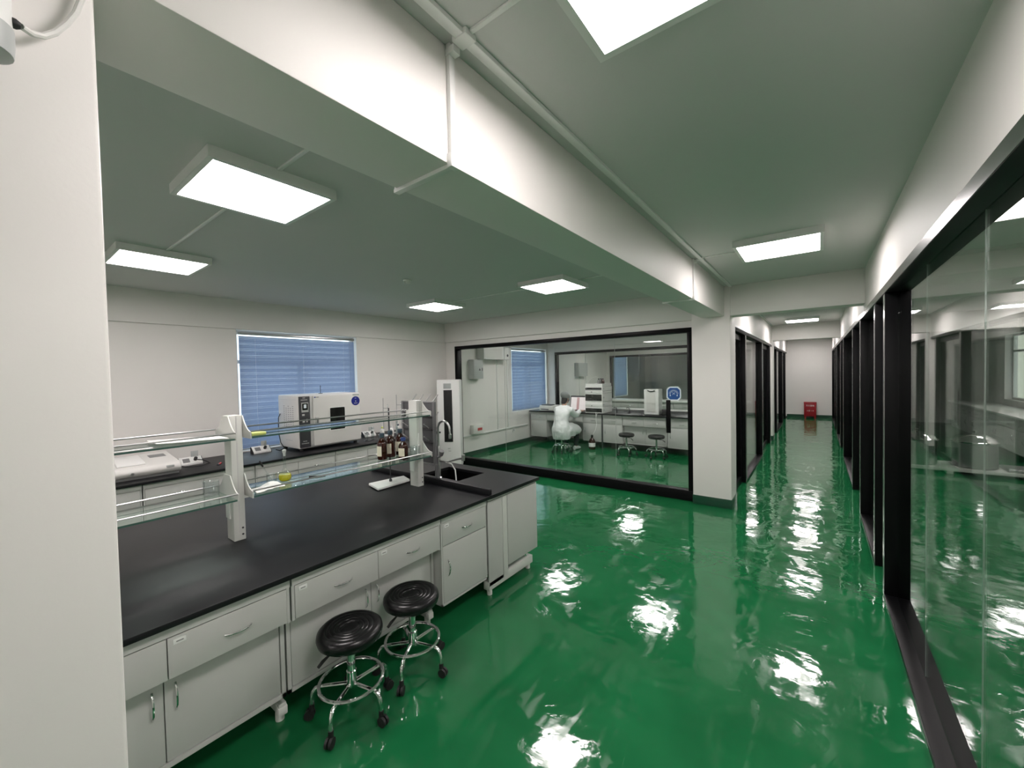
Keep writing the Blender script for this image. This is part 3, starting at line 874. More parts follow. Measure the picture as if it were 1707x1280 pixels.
for (a, b, c, d) in ((0.045, 0.08, 1.335, 1.36), (0.05, 0.08, 1.245, 1.285), (0.10, 0.118, 1.245, 1.29)):
    MB().box(OX1 + 0.0175, OX1 + 0.021, OY0 + a, OY0 + b, c, d).build('switch', M['pale'], ov, bevel=0.002)
for (a, b, z) in ((0.06, 0.10, 1.575), (0.035, 0.13, 1.548), (0.05, 0.11, 0.985), (0.03, 0.135, 0.955)):
    n = int((b - a) / 0.011)
    g = MB()
    for k in range(n):
        g.box(OX1 + 0.0178, OX1 + 0.019, OY0 + a + k * 0.011, OY0 + a + k * 0.011 + 0.008, z, z + 0.009)
    g.build('printed_line', M['pale'], ov, smooth=0, kind='stuff')
MB().box(OX1 - 0.01, OX1 + 0.008, OY0 + 0.158, OY0 + 0.195, OZ0 + 0.02, OZ1 - 0.015).build('hinge_strip', M['pale'], ov, bevel=0.003)
dr = MB().box(OX1 - 0.01, OX1 + 0.022, OY0 + 0.20, OY1 - 0.008, OZ0 + 0.02, OZ1 - 0.012).build('door', M['plastic'], ov, bevel=0.008, seg=3)
MB().prism([(3.02, 1.10), (3.225, 1.10), (3.235, 1.115), (3.235, 1.40), (3.225, 1.415), (3.02, 1.415), (3.01, 1.405), (3.01, 1.115)], 'x', OX1 + 0.018, OX1 + 0.026).build('window_glass', M['blackgloss'], dr, smooth=0)
wg = MB()
wg.box(OX1 + 0.02, OX1 + 0.028, 2.998, 3.01, 1.09, 1.425); wg.box(OX1 + 0.02, OX1 + 0.028, 3.236, 3.247, 1.09, 1.425)
wg.box(OX1 + 0.02, OX1 + 0.028, 3.01, 3.236, 1.416, 1.425); wg.box(OX1 + 0.02, OX1 + 0.028, 3.01, 3.236, 1.09, 1.10)
wg.build('window_trim', M['white'], dr, smooth=0)
lt = MB().box(OX1 + 0.02, OX1 + 0.06, OY0 + 0.215, OY0 + 0.26, 1.20, 1.31).build('latch_handle', M['pale'], dr, bevel=0.008)
MB().box(OX1 + 0.058, OX1 + 0.064, OY0 + 0.225, OY0 + 0.25, 1.225, 1.285).build('latch_lever', M['midgrey'], lt, bevel=0.003)
MB().box(OX1 + 0.0215, OX1 + 0.024, OY0 + 0.215, OY0 + 0.235, 1.572, 1.588).build('maker_mark', M['stickblue'], dr, smooth=0)
MB().box(OX1 + 0.0215, OX1 + 0.0235, OY0 + 0.24, OY0 + 0.28, 1.575, 1.585).build('maker_text', M['midgrey'], dr, smooth=0)
MB().lathe([(0.068, 0), (0.068, 0.003), (0, 0.003)], (OX1 + 0.022, 3.415, 1.492), 28, 'x').build('round_sticker', M['stickblue'], dr)
g = MB()
for k in range(4): g.box(OX1 + 0.0248, OX1 + 0.0262, 3.390 + k * 0.014, 3.401 + k * 0.014, 1.452, 1.463)
for k in range(2): g.box(OX1 + 0.0248, OX1 + 0.0262, 3.402 + k * 0.014, 3.413 + k * 0.014, 1.527, 1.537)
g.box(OX1 + 0.0248, OX1 + 0.0262, 3.410, 3.422, 1.478, 1.498)
g.build('sticker_print', M['pale'], dr, smooth=0, kind='stuff')
MB().box(OX1 + 0.0215, OX1 + 0.0235, 3.37, 3.475, 1.572, 1.598).build('inventory_label', M['boxgrey'], dr, smooth=0)
vt = MB()
for c_ in range(5):
    for k in range(11):
        if c_ in (1, 3) and k == 10: continue
        vt.box(OX0 + 0.17 + c_ * 0.065, OX0 + 0.20 + c_ * 0.065, OY0 - 0.0015, OY0 + 0.002, 1.18 + k * 0.028, 1.188 + k * 0.028)
vt.build('vent_slots', M['midgrey'], ov, smooth=0, kind='stuff')
g = MB()
for k in range(9): g.box(OX0 + 0.22 + k * 0.022, OX0 + 0.237 + k * 0.022, OY0 - 0.0012, OY0 + 0.002, 0.985, 0.999)
g.build('side_print', M['pale'], ov, smooth=0, kind='stuff')
MB().box(OX0 + 0.05, OX1 - 0.03, OY0 - 0.001, OY0 + 0.004, 1.555, 1.558).build('panel_seam', M['pale'], ov, smooth=0)
for (a, b) in ((OX0 + 0.06, OY0 + 0.06), (OX1 - 0.06, OY0 + 0.06), (OX0 + 0.06, OY1 - 0.06), (OX1 - 0.06, OY1 - 0.06)):
    MB().cyl((a, b, 0.85), 0.025, 0.037, 'z', 14).build('foot', M['rubber'], ov)
MB().cyl((-5.9, 3.06, OZ1 - 0.004), 0.03, 0.012, 'z', 16).build('vent_collar', M['dark'], ov)
MB().cyl((-5.9, 3.06, OZ1), 0.004, 0.12, 'z', 8).build('probe', M['dark'], ov)
MB().tube([(-6.1, OY0 - 0.004, 1.35), (-6.10, OY0 - 0.03, 1.30), (-6.08, OY0 - 0.045, 1.10), (-6.03, OY0 - 0.04, 0.95), (-5.95, OY0 - 0.03, 0.875), (-5.92, OY0 - 0.10, 0.858), (-5.90, OY0 - 0.16, 0.88)], 0.006, 8).build('power_cord', M['rubber'], ov)


# desk sockets on the wall counter
def desk_socket(x, y, label, flip=True):
    r = thing('desk_socket', label, 'socket', (x, y, 0.85), group='sloped desk sockets')
    # wedge, sloping face towards +x
    w = 0.215
    MB().prism([(x - 0.05, 0.85), (x + 0.045, 0.85), (x + 0.045, 0.872), (x - 0.03, 0.938), (x - 0.05, 0.938)], 'y', y, y + w).build('housing', M['white'], r, bevel=0.003)
    MB().prism([(x - 0.052, 0.85), (x + 0.046, 0.85), (x + 0.044, 0.868), (x - 0.03, 0.934), (x - 0.052, 0.934)], 'y', y - 0.006, y).build('end_cheek', M['rubber'], r, smooth=0)
    MB().prism([(x - 0.052, 0.85), (x + 0.046, 0.85), (x + 0.044, 0.868), (x - 0.03, 0.934), (x - 0.052, 0.934)], 'y', y + w, y + w + 0.006).build('end_cheek', M['rubber'], r, smooth=0)
    n = Vector((0.066, 0, 0.075)).normalized(); tdir = Vector((-0.075, 0, 0.066)).normalized()
    def plate(y0, y1, t0, t1, h, nm, m):
        base = Vector((x + 0.045, 0, 0.872))
        vs = []
        for hh in (-0.001, h):
            for (yy, tt) in ((y0, t0), (y1, t0), (y1, t1), (y0, t1)):
                q = base + tdir * tt + n * hh
                vs.append((q.x, yy, q.z))
        MB().add(vs, [(0, 3, 2, 1), (4, 5, 6, 7), (0, 1, 5, 4), (1, 2, 6, 5), (2, 3, 7, 6), (3, 0, 4, 7)]).build(nm, m, r, smooth=0)
    plate(y + 0.03, y + 0.095, 0.02, 0.08, 0.003, 'socket_face', M['midgrey'])
    if flip: MB().box(x - 0.035, x - 0.03, y + 0.118, y + 0.19, 0.935, 1.005).build('raised_lid', M['boxgrey'], r, bevel=0.002)
    q = Vector((x + 0.045, y + 0.15, 0.872)) + tdir * 0.05
    MB().tube([q + n * -0.002, q + n * 0.035], 0.018, 12).build('plug', M['rubber'], r)
    return r


desk_socket(-5.93, 1.375, 'sloped white desk socket with plug beside the photometer')
desk_socket(-6.02, 2.17, 'sloped white desk socket with plug at the oven cord')
desk_socket(-5.98, 3.80, 'sloped white desk socket with plug among the glassware')

# photometer
ph = thing('photometer', 'low white benchtop photometer with rounded sample lid', 'photometer', (-5.75, 1.0, 0.85))
MB().prism([(-6.12, 0.875), (-5.53, 0.875), (-5.505, 0.925), (-5.53, 0.968), (-5.60, 0.985), (-6.08, 1.035), (-6.12, 1.00)], 'y', 0.56, 1.30).build('housing', M['plastic'], ph, bevel=0.02, seg=3)
MB().prism([(-5.96, 1.018), (-5.60, 0.981), (-5.59, 0.990), (-5.62, 1.010), (-5.93, 1.045), (-5.96, 1.04)], 'y', 0.80, 1.02).build('sample_lid', M['white'], ph, bevel=0.010, seg=3)
MB().prism([(-5.96, 1.020), (-5.84, 1.0075), (-5.84, 1.0115), (-5.96, 1.024)], 'y', 1.10, 1.24).build('keypad', M['midgrey'], ph, smooth=0)
MB().box(-5.520, -5.506, 1.17, 1.235, 0.930, 0.952).build('badge', M['boxgrey'], ph, bevel=0.002)
MB().cyl((-5.515, 0.90, 0.915), 0.014, 0.014, 'x', 14).build('knob', M['brushed'], ph)
MB().box(-6.10, -5.54, 0.58, 1.28, 0.852, 0.876).build('base', M['midgrey'], ph, smooth=0)
MB().tube([(-5.70, 1.30, 0.90), (-5.70, 1.40, 0.865), (-5.72, 1.53, 0.858), (-5.75, 1.62, 0.87), (-5.85, 1.58, 0.90), (-5.87, 1.52, 0.915)], 0.006, 8).build('power_cord', M['rubber'], ph)
pn = thing('red_tipped_pen', 'red capped marker lying past the photometer socket', 'marker', (-5.62, 1.66, 0.85))
MB().tube([(-5.66, 1.70, 0.862), (-5.60, 1.66, 0.861)], 0.011, 10).build('barrel', M['redp'], pn)
MB().tube([(-5.60, 1.66, 0.861), (-5.575, 1.643, 0.861)], 0.0105, 10).build('cap', M['dark'], pn)


# ------------------------------------------------------------------ GLASSWARE AND BOTTLES
def reagent_bottle(x, y, z, h, r, label, cap, ribbed=True, lab_dir=-0.6):
    o = thing('reagent_bottle', label, 'bottle', (x, y, z), group='amber bottles on the lower glass shelf')
    MB().lathe([(0, 0), (r * 0.92, 0), (r, 0.008), (r, h * 0.60), (r * 0.86, h * 0.68), (r * 0.52, h * 0.77), (r * 0.40, h * 0.82), (r * 0.40, h * 0.88)], (x, y, z), 24).build('body', M['brownglass'], o, smooth=50)
    MB().lathe([(r * 0.50, h * 0.845), (r * 0.52, h * 0.85), (r * 0.52, h * 0.985), (r * 0.46, h), (0, h)], (x, y, z), 16).build('cap', cap, o)
    # curved paper label
    n = 8; vs = []; fs = []
    for i in range(n + 1):
        a = lab_dir - 0.75 + 1.5 * i / n
        for zz in (h * 0.14, h * 0.52):
            vs.append((x + (r + 0.0012) * math.cos(a), y + (r + 0.0012) * math.sin(a), z + zz))
    for i in range(n): fs.append((2 * i, 2 * i + 2, 2 * i + 3, 2 * i + 1))
    MB().add(vs, fs).build('paper_label', M['label'], o, smooth=50)
    return o


reagent_bottle(-2.99, 2.075, ZL, 0.225, 0.041, 'amber bottle with slate cap, first of the pair before the shelf post', M['tealcap'], lab_dir=-1.5)
reagent_bottle(-3.025, 2.185, ZL, 0.232, 0.041, 'amber bottle with slate cap in the middle of the bottle row', M['tealcap'], lab_dir=-1.2)
reagent_bottle(-3.04, 2.30, ZL, 0.232, 0.040, 'amber bottle with slate cap half hidden against the shelf post', M['tealcap'], lab_dir=-1.2)
reagent_bottle(-2.845, 2.185, ZL, 0.185, 0.041, 'shorter amber bottle with bright blue cap and broad label', M['bluecap'], lab_dir=-1.2)


def beaker(x, y, z, r, h, label, liquid=None):
    o = thing('beaker', label, 'beaker', (x, y, z), group='glass beakers')
    MB().lathe([(0, 0.0015), (r * 0.93, 0.0015), (r, 0.006), (r, h), (r * 1.08, h + 0.004), (r * 0.96, h), (r * 0.96, 0.008), (0, 0.006)], (x, y, z), 24).build('vessel', M['glassware'], o, smooth=50)
    g_ = MB()
    for k in range(4): g_.box(x + r * 0.3, x + r * 0.3 + 0.012, y - r * 0.97, y - r * 0.955, z + h * (0.25 + 0.15 * k), z + h * (0.25 + 0.15 * k) + 0.0015)
    g_.build('scale_marks', M['white'], o, smooth=0)
    return o


beaker(-2.995, 0.845, ZL, 0.042, 0.085, 'clear empty beaker on the lower shelf by its middle post')
beaker(-2.93, 1.165, ZL, 0.030, 0.07, 'small clear beaker holding a dropper on the lower shelf')
beaker(-2.83, 2.30, ZL, 0.045, 0.09, 'clear beaker with a stirring rod beside the blue-capped bottle')
fl = thing('volumetric_flask', 'stoppered volumetric flask half full of yellow liquid', 'flask', (-2.955, 1.262, ZL))
_k = 1.16
MB().lathe([(r_ * _k, z_ * _k) for r_, z_ in ((0, 0.001), (0.024, 0.001), (0.033, 0.010), (0.036, 0.028), (0.030, 0.048), (0.016, 0.064), (0.0085, 0.078), (0.0075, 0.15), (0.0095, 0.155), (0.0095, 0.165))], (-2.955, 1.262, ZL), 24).build('vessel', M['glassware'], fl, smooth=60)
MB().lathe([(r_ * _k, z_ * _k) for r_, z_ in ((0, 0.003), (0.0225, 0.003), (0.0315, 0.011), (0.0345, 0.028), (0.0315, 0.042), (0, 0.042))], (-2.955, 1.262, ZL), 24).build('liquid', M['yellow'], fl, smooth=60)
MB().lathe([(r_ * _k, z_ * _k) for r_, z_ in ((0.0068, 0.150), (0.0072, 0.165), (0.0085, 0.17), (0.011, 0.175), (0.011, 0.186), (0.006, 0.190), (0, 0.190))], (-2.955, 1.262, ZL), 14).build('stopper', M['pale'], fl)
dp = thing('dropper', 'glass dropper with black rubber bulb leaning in small beaker', 'dropper', (-2.93, 1.165, ZL + 0.01))
MB().tube([(-2.925, 1.175, ZL + 0.010), (-2.945, 1.120, ZL + 0.13)], 0.0035, 8).build('tube', M['glassware'], dp)
MB().tube([(-2.945, 1.121, ZL + 0.128), (-2.949, 1.108, ZL + 0.158), (-2.951, 1.103, ZL + 0.17)], [0.006, 0.007, 0.004], 8).build('bulb', M['rubber'], dp)
rd = tag(MB().tube([(-2.82, 2.315, ZL + 0.012), (-2.84, 2.35, ZL + 0.20)], 0.004, 8).build('stirring_rod', M['white']), 'white stirring rod standing in the beaker by the shelf end', 'stirring rod')
# crumpled plastic bag
bag = MB()
n = 9
vs = []
for i in range(n):
    for j in range(n):
        u, v = i / (n - 1), j / (n - 1)
        h = 0.045 * math.exp(-((u - 0.55) ** 2 + (v - 0.65) ** 2) * 7) + 0.006 * random.random()
        vs.append((-2.90 + 0.13 * u, 1.015 + 0.16 * v + 0.01 * random.random(), ZL + 0.002 + h))
bag.add(vs, [(i * n + j, (i + 1) * n + j, (i + 1) * n + j + 1, i * n + j + 1) for i in range(n - 1) for j in range(n - 1)])
tag(bag.build('plastic_bag', M['paper'], smooth=0), 'crumpled white plastic bag next to the small beaker', 'bag')
tag(MB().tube([(-2.90, 1.40, ZL + 0.006), (-2.885, 1.425, ZL + 0.006), (-2.86, 1.455, ZL + 0.005), (-2.84, 1.49, ZL + 0.005)], [0.007, 0.005, 0.005, 0.004], 8).build('pen', M['rubber']), 'black pen lying past the yellow flask', 'pen')
tag(MB().prism([(-2.835, 0.995), (-2.755, 0.995), (-2.755, 1.075), (-2.80, 1.06)], 'z', ZU + 0.001, ZU + 0.02).build('paper_pad', M['green_clip'], bevel=0.002), 'pale yellow-green pad on the upper shelf next to the middle post', 'pad')
pp = MB()
for k in range(10):
    pass
pv = []
for i in range(11):
    u = i / 10
    for x in (-3.02, -2.80):
        pv.append((x + 0.05 * (u - 0.5), 0.56 + 0.32 * u, ZU + 0.002 + 0.004 * math.sin(u * 3.0) + 0.010 * (1 - u) ** 4))
pp.add(pv, [(2 * i, 2 * i + 2, 2 * i + 3, 2 * i + 1) for i in range(10)])
pm = pp.build('paper_sheet', M['paper'])
pm.modifiers.new('thick', 'SOLIDIFY').thickness = 0.0015
tag(pm, 'sheet of white paper lying on the upper glass shelf', 'paper')

# retort stand with white base plate
rt = thing('retort_stand', 'retort stand with white ceramic base on the black worktop', 'stand', (-3.15, 2.27, 0.85))
MB().add([(-3.27, 2.115, 0.856), (-3.045, 2.06, 0.856), (-3.06, 2.415, 0.856), (-3.23, 2.475, 0.856), (-3.27, 2.115, 0.876), (-3.045, 2.06, 0.876), (-3.06, 2.415, 0.876), (-3.23, 2.475, 0.876)],
         [(0, 3, 2, 1), (4, 5, 6, 7), (0, 1, 5, 4), (1, 2, 6, 5), (2, 3, 7, 6), (3, 0, 4, 7)]).build('base_plate', M['paper'], rt, bevel=0.004)
MB().cyl((-3.155, 2.27, 0.876), 0.006, 0.68, 'z', 10).build('rod', M['dark'], rt)
MB().cyl((-3.155, 2.27, 0.876), 0.013, 0.02, 'z', 12).build('rod_collar', M['dark'], rt)
for (a, b) in ((-3.25, 2.14), (-3.07, 2.10), (-3.08, 2.39), (-3.22, 2.44)):
    MB().cyl((a, b, 0.85), 0.01, 0.007, 'z', 10).build('foot', M['rubber'], rt)


# ------------------------------------------------------------------ DRYING RACK, TAP
dk = thing('drying_rack', 'grey pegboard drying rack on a post at the sink', 'drying rack', (-2.92, 2.615, 0.85))
MB().box(-3.37, -2.925, 2.608, 2.616, 1.00, 1.585).build('board', M['rackdark'], dk, bevel=0.002)
for xx in (-3.385, -2.92): MB().box(xx - 0.013, xx + 0.013, 2.598, 2.626, 0.98, 1.595).build('side_rail', M['rackgrey'], dk, bevel=0.003)
for zz in (1.588, 0.99): MB().box(-3.37, -2.933, 2.600, 2.624, zz - 0.008, zz + 0.008).build('cross_rail', M['rackgrey'], dk, bevel=0.002)
MB().cyl((-2.905, 2.612, 0.85), 0.016, 0.15, 'z', 14).build('post', M['rackgrey'], dk)
for zz in (1.10, 1.22, 1.34, 1.47):
    MB().box(-3.37, -2.933, 2.590, 2.608, zz - 0.022, zz - 0.014).build('drip_ledge', M['dark'], dk, smooth=0)
    for k in range(4):
        xx = -3.31 + k * 0.105
        MB().tube([(xx, 2.606, zz), (xx, 2.545, zz + 0.045)], 0.0055, 8).build('peg', M['pale'], dk)
for zz in (1.14, 1.27, 1.40, 1.57):
    for k in range(4):
        xx = -3.28 + k * 0.105
        MB().tube([(xx, 2.618, zz), (xx + 0.015, 2.69, zz + 0.09)], 0.0065, 8).build('peg', M['pale'], dk)

tp = thing('laboratory_tap', 'tall grey gooseneck laboratory tap with side outlets at the sink', 'tap', (-2.915, 2.665, 0.85))
MB().lathe([(0.028, 0), (0.028, 0.01), (0.017, 0.018), (0.016, 0.30), (0.013, 0.31)], (-2.925, 2.66, 0.85), 18).build('column', M['brushed'], tp)
MB().tube([(-2.925, 2.66, 1.14), (-2.925, 2.66, 1.33)] + arc((-2.845, 2.66, 1.33), 0.08, PI, 0.12, 12, (1, 0, 0), (0, 0, 1))[1:] + [(-2.762, 2.66, 1.29)], 0.0105, 12).build('gooseneck', M['brushed'], tp)
MB().lathe([(0.013, 0), (0.0145, 0.01), (0.0145, 0.04), (0.010, 0.045)], (-2.761, 2.66, 1.248), 14).build('nozzle', M['brushed'], tp)
va = MB()
va.tube([(-2.925, 2.655, 1.06), (-2.87, 2.63, 1.075), (-2.845, 2.62, 1.10)], 0.012, 10)
va.build('valve_body', M['brushed'], tp)
MB().tube([(-2.85, 2.622, 1.09), (-2.825, 2.61, 1.135)], [0.02, 0.024], 12).build('valve_knob', M['midgrey'], tp)
MB().tube([(-2.925, 2.66, 1.02), (-2.80, 2.67, 1.025), (-2.70, 2.68, 1.055), (-2.62, 2.69, 1.075)], 0.009, 10).build('side_outlet', M['brushed'], tp)
MB().tube([(-2.625, 2.688, 1.05), (-2.622, 2.688, 1.105)], 0.017, 12).build('outlet_knob', M['brushed'], tp)
MB().tube([(-2.83, 2.66, 1.02), (-2.79, 2.70, 0.995), (-2.765, 2.72, 0.94), (-2.755, 2.72, 0.86), (-2.755, 2.72, 0.76)], 0.006, 8).build('hose', M['tube'], tp)


# ------------------------------------------------------------------ GLASSWARE CLUSTER ON WALL COUNTER
def wash_bottle(x, y, z, label, m_cap):
    o = thing('wash_bottle', label, 'bottle', (x, y, z), group='wash bottles on the wall counter')
    MB().lathe([(0, 0), (0.034, 0), (0.036, 0.006), (0.036, 0.11), (0.030, 0.13), (0.014, 0.142), (0.014, 0.15)], (x, y, z), 18).build('body', M['plastic'], o, smooth=50)
    MB().lathe([(0.017, 0.145), (0.017, 0.17), (0.008, 0.175)], (x, y, z), 14).build('cap', m_cap, o)
    MB().tube([(x, y, z + 0.17), (x, y, z + 0.20), (x + 0.03, y - 0.02, z + 0.215), (x + 0.06, y - 0.04, z + 0.19)], 0.003, 6).build('spout', M['tube'], o)


wash_bottle(-5.72, 3.98, 0.85, 'white wash bottle with pale green cap between burette and socket', M['green_clip'])
wash_bottle(-5.66, 4.12, 0.85, 'white wash bottle with white cap beside the burette stand', M['white'])
wash_bottle(-5.78, 4.34, 0.85, 'white wash bottle with slate cap near the end of the wall counter', M['tealcap'])


def burette_stand(x, y, h, label):
    o = thing('burette_stand', label, 'stand', (x, y, 0.85), group='burette stands')
    MB().box(x - 0.07, x + 0.09, y - 0.06, y + 0.06, 0.85, 0.866).build('base_plate', M['white'], o, bevel=0.003)
    MB().cyl((x - 0.03, y, 0.866), 0.005, h, 'z', 8).build('rod', M['brushed'], o)
    MB().tube([(x - 0.03, y, 0.85 + h * 0.75), (x + 0.05, y + 0.03, 0.85 + h * 0.75)], 0.004, 6).build('clamp', M['brushed'], o)
    MB().lathe([(0.002, 0), (0.003, 0.06), (0.007, 0.08), (0.007, h * 0.75), (0.009, h * 0.75 + 0.004)], (x + 0.05, y + 0.03, 0.91), 12).build('burette', M['glassware'], o)
    MB().cyl((x + 0.035, y + 0.03, 0.985), 0.004, 0.03, 'x', 8).build('stopcock', M['white'], o)


burette_stand(-5.80, 4.09, 0.62, 'white based burette stand next to the oven, standing in glassware')
burette_stand(-5.88, 4.42, 0.66, 'white based burette stand at the far end of the wall counter')
for i, (x, y, r, h, lab_) in enumerate(((-5.62, 3.62, 0.028, 0.13, 'tall clear cylinder beside the oven'), (-5.60, 3.72, 0.022, 0.20, 'slim measuring cylinder beside the oven'), (-5.58, 3.84, 0.03, 0.09, 'low clear jar in front of the desk socket'), (-5.68, 4.24, 0.018, 0.24, 'slim tall measuring cylinder between wash bottles'), (-5.56, 4.30, 0.026, 0.12, 'clear jar at the counter edge past the wash bottles'))):
    o = thing('measuring_cylinder', lab_, 'glassware', (x, y, 0.85), group='glass cylinders on the wall counter')
    MB().lathe([(0, 0), (r * 1.5, 0), (r * 1.5, 0.006), (r, 0.012), (r, h), (r * 1.12, h + 0.004), (r * 0.92, h), (r * 0.92, 0.016), (0, 0.014)], (x, y, 0.85), 16).build('vessel', M['glassware'], o, smooth=50)
    MB().tube([(x + r * 1.05 * math.cos(a * PI / 8), y + r * 1.05 * math.sin(a * PI / 8), 0.85 + h * 0.8) for a in range(16)], 0.002, 5, closed=True).build('collar', M['white'], o)


# ------------------------------------------------------------------ FLOOR STANDING AIR CONDITIONER
ac = thing('air_conditioner', 'tall white floor-standing air conditioner in the lab corner', 'air conditioner', (-5.80, 5.60, 0), 0.62)
MB().box(-0.225, 0.225, -0.14, 0.16, 0.05, 1.76).build('cabinet', M['white'], ac, bevel=0.02, seg=3, local=True)
MB().box(-0.215, 0.215, -0.13, 0.15, 0, 0.06).build('plinth', M['plastic'], ac, bevel=0.005, local=True)
MB().box(-0.09, 0.075, -0.150, -0.13, 0.55, 1.56).build('air_slot', M['rubber'], ac, bevel=0.004, local=True)
for k in range(6):
    MB().box(-0.083 + k * 0.029, -0.077 + k * 0.029, -0.154, -0.149, 0.57, 1.54).build('vane', M['black'], ac, smooth=0, local=True)
MB().box(-0.09, 0.06, -0.146, -0.137, 1.585, 1.69).build('display_window', M['boxgrey'], ac, bevel=0.003, local=True)
MB().box(-0.03, 0.02, -0.143, -0.138, 0.415, 0.43).build('badge', M['boxgrey'], ac, smooth=0, local=True)
MB().box(-0.02, 0.03, -0.143, -0.138, 0.36, 0.38).build('badge', M['pale'], ac, smooth=0, local=True)


# ------------------------------------------------------------------ GLASS ROOM: wall fittings
spl = thing('split_air_conditioner', 'white wall box air conditioner high beside the blind', 'air conditioner', (-6.2, 7.45, 2.2))
MB().box(XW, -6.08, 6.99, 7.93, 2.20, 2.50).build('housing', M['white'], spl, bevel=0.012, seg=3)
MB().box(-6.083, -6.075, 7.01, 7.66, 2.225, 2.47).build('front_panel', M['plastic'], spl, bevel=0.003)
MB().box(-6.10, -6.07, 7.03, 7.91, 2.195, 2.215).build('louvre', M['pale'], spl, bevel=0.003)
MB().cyl((-6.08, 7.87, 2.30), 0.03, 0.006, 'x', 16).build('indicator', M['dark'], spl)
db = thing('distribution_box', 'grey steel distribution box on the wall under the air conditioner', 'electrical box', (-6.25, 6.85, 1.74))
MB().box(XW, -6.14, 6.70, 7.02, 1.75, 2.19).build('housing', M['boxgrey'], db, bevel=0.005)
MB().box(-6.142, -6.132, 6.715, 7.005, 1.765, 2.175).build('door', M['boxgrey'], db, bevel=0.004)
MB().prism([(6.86, 1.94), (6.92, 1.94), (6.89, 1.995)], 'x', -6.133, -6.130).build('warning_mark', M['dark'], db, smooth=0)
MB().box(-6.133, -6.126, 6.965, 6.985, 1.93, 2.0).build('latch', M['dark'], db, bevel=0.002)
el = thing('emergency_light_box', 'small grey wall box with red lit panel on the cable trunk', 'electrical box', (-6.25, 6.86, 0.52))
MB().box(XW, -6.19, 6.70, 7.05, 0.50, 0.70).build('housing', M['plastic'], el, bevel=0.008)
MB().box(-6.192, -6.186, 6.84, 6.99, 0.565, 0.625).build('red_panel', M['redp'], el, smooth=0)
tk = thing('wall_trunking', 'white cable trunking running low along the glass room wall', 'cable duct', (-6.27, 7.8, 0.47))
MB().box(XW, XW + 0.03, 6.15, 8.95, 0.455, 0.49).build('horizontal_run', M['white'], tk, bevel=0.003)
MB().box(XW, XW + 0.03, 8.08, 8.12, 0.49, 2.20).build('vertical_run', M['white'], tk, bevel=0.003)
MB().box(XW, XW + 0.03, 7.68, 7.70, 0.49, 2.20).build('vertical_run', M['white'], tk, bevel=0.003)
so = thing('wall_socket', 'white wall socket below the glass room blind', 'socket', (-6.28, 8.33, 0.36))
MB().box(XW, XW + 0.02, 8.28, 8.38, 0.34, 0.44).build('plate', M['white'], so, bevel=0.004)
MB().box(XW + 0.02, XW + 0.023, 8.305, 8.355, 0.365, 0.415).build('outlet', M['boxgrey'], so, smooth=0)
d2 = thing('distribution_box', 'grey steel distribution box in the second glass room', 'electrical box', (-6.25, 12.0, 1.72))
MB().box(XW, -6.15, 11.70, 12.35, 1.72, 2.16).build('housing', M['boxgrey'], d2, bevel=0.005)
MB().box(-6.152, -6.14, 11.72, 12.33, 1.735, 2.145).build('door', M['boxgrey'], d2, bevel=0.004)
duct([(XW, XW + 0.03, 12.0, 12.05, 0.1, 1.72)], 'white duct running down from the second glass room distribution box')
duct([(XW, XW + 0.03, 12.45, 12.50, 0.1, ZB - 0.01)], 'full-height white duct beside the second glass room distribution box')

# instrument counter in the glass room (front faces -y)
YC = 9.0
gcount = 'glass room counter cabinets'
cabinet_plain('counter_cabinet', 0.50, 'grey counter cabinet under the printer', (-6.20, YC, 0), 0, 0.95, gcount, 1, False)


def kneehole(x0, w, label):
    r = thing('counter_cabinet', label, 'cabinet', (x0, YC, 0), 0, gcount)
    b = MB(); b.box(0, w, 0.018, 0.95, 0.60, 0.82); b.box(0, w, 0.85, 0.95, 0.10, 0.60); b.box(0, w, -0.004, 0.02, 0.772, 0.82)
    b.build('body', M['cab'], r, local=True, smooth=0)
    n_ = 2 if w > 0.7 else 1
    for i in range(n_): drawer(r, w * i / n_, w * (i + 1) / n_, 0.62, 0.77, False)


kneehole(-5.695, 1.05, 'open kneehole counter section with drawers behind the seated person')
cabinet_plain('counter_cabinet', 0.50, 'grey counter cabinet under the instrument stack', (-4.640, YC, 0), 0, 0.95, gcount, 1, False)
cabinet_plain('counter_cabinet', 0.48, 'grey counter cabinet under the dark taps', (-4.105, YC, 0), 0, 0.95, gcount, 1, False)
cabinet_recessed('counter_cabinet', 0.98, 'grey counter cabinet with set-back doors behind the two glass room stools', (-3.615, YC, 0), 0, 0.95, gcount, False)
cabinet_plain('counter_cabinet', 0.55, 'grey counter cabinet nearest the corridor glazing', (-2.60, YC, 0), 0, 0.95, gcount, 1, False)
tag(MB().box(-6.22, -2.03, YC - 0.06, YQ - 0.035, 0.822, 0.85).build('instrument_worktop', M['bench'], bevel=0.004), 'dark worktop of the glass room instrument counter', 'worktop')
tag(MB().box(-4.135, -4.112, YC - 0.02, YC + 0.5, 0.0, 0.82).build('dark_panel', M['dark'], bevel=0.002), 'dark upright panel between two glass room cabinets', 'panel')
# counter in second room
cabinet_plain('far_counter_cabinet', 2.4, 'grey cabinet of the white-topped counter in the second glass room, window side', (-6.1, YS - 0.75, 0), 0, 0.7, 'second room cabinets', 4, False)
cabinet_plain('far_counter_cabinet', 2.4, 'grey cabinet of the white-topped counter in the second glass room, corridor side', (-3.69, YS - 0.75, 0), 0, 0.7, 'second room cabinets', 4, False)
tag(MB().box(-6.2, -1.25, YS - 0.80, YS - 0.02, 0.822, 0.875).build('far_worktop', M['white'], bevel=0.006), 'white worktop in the second glass room', 'worktop')

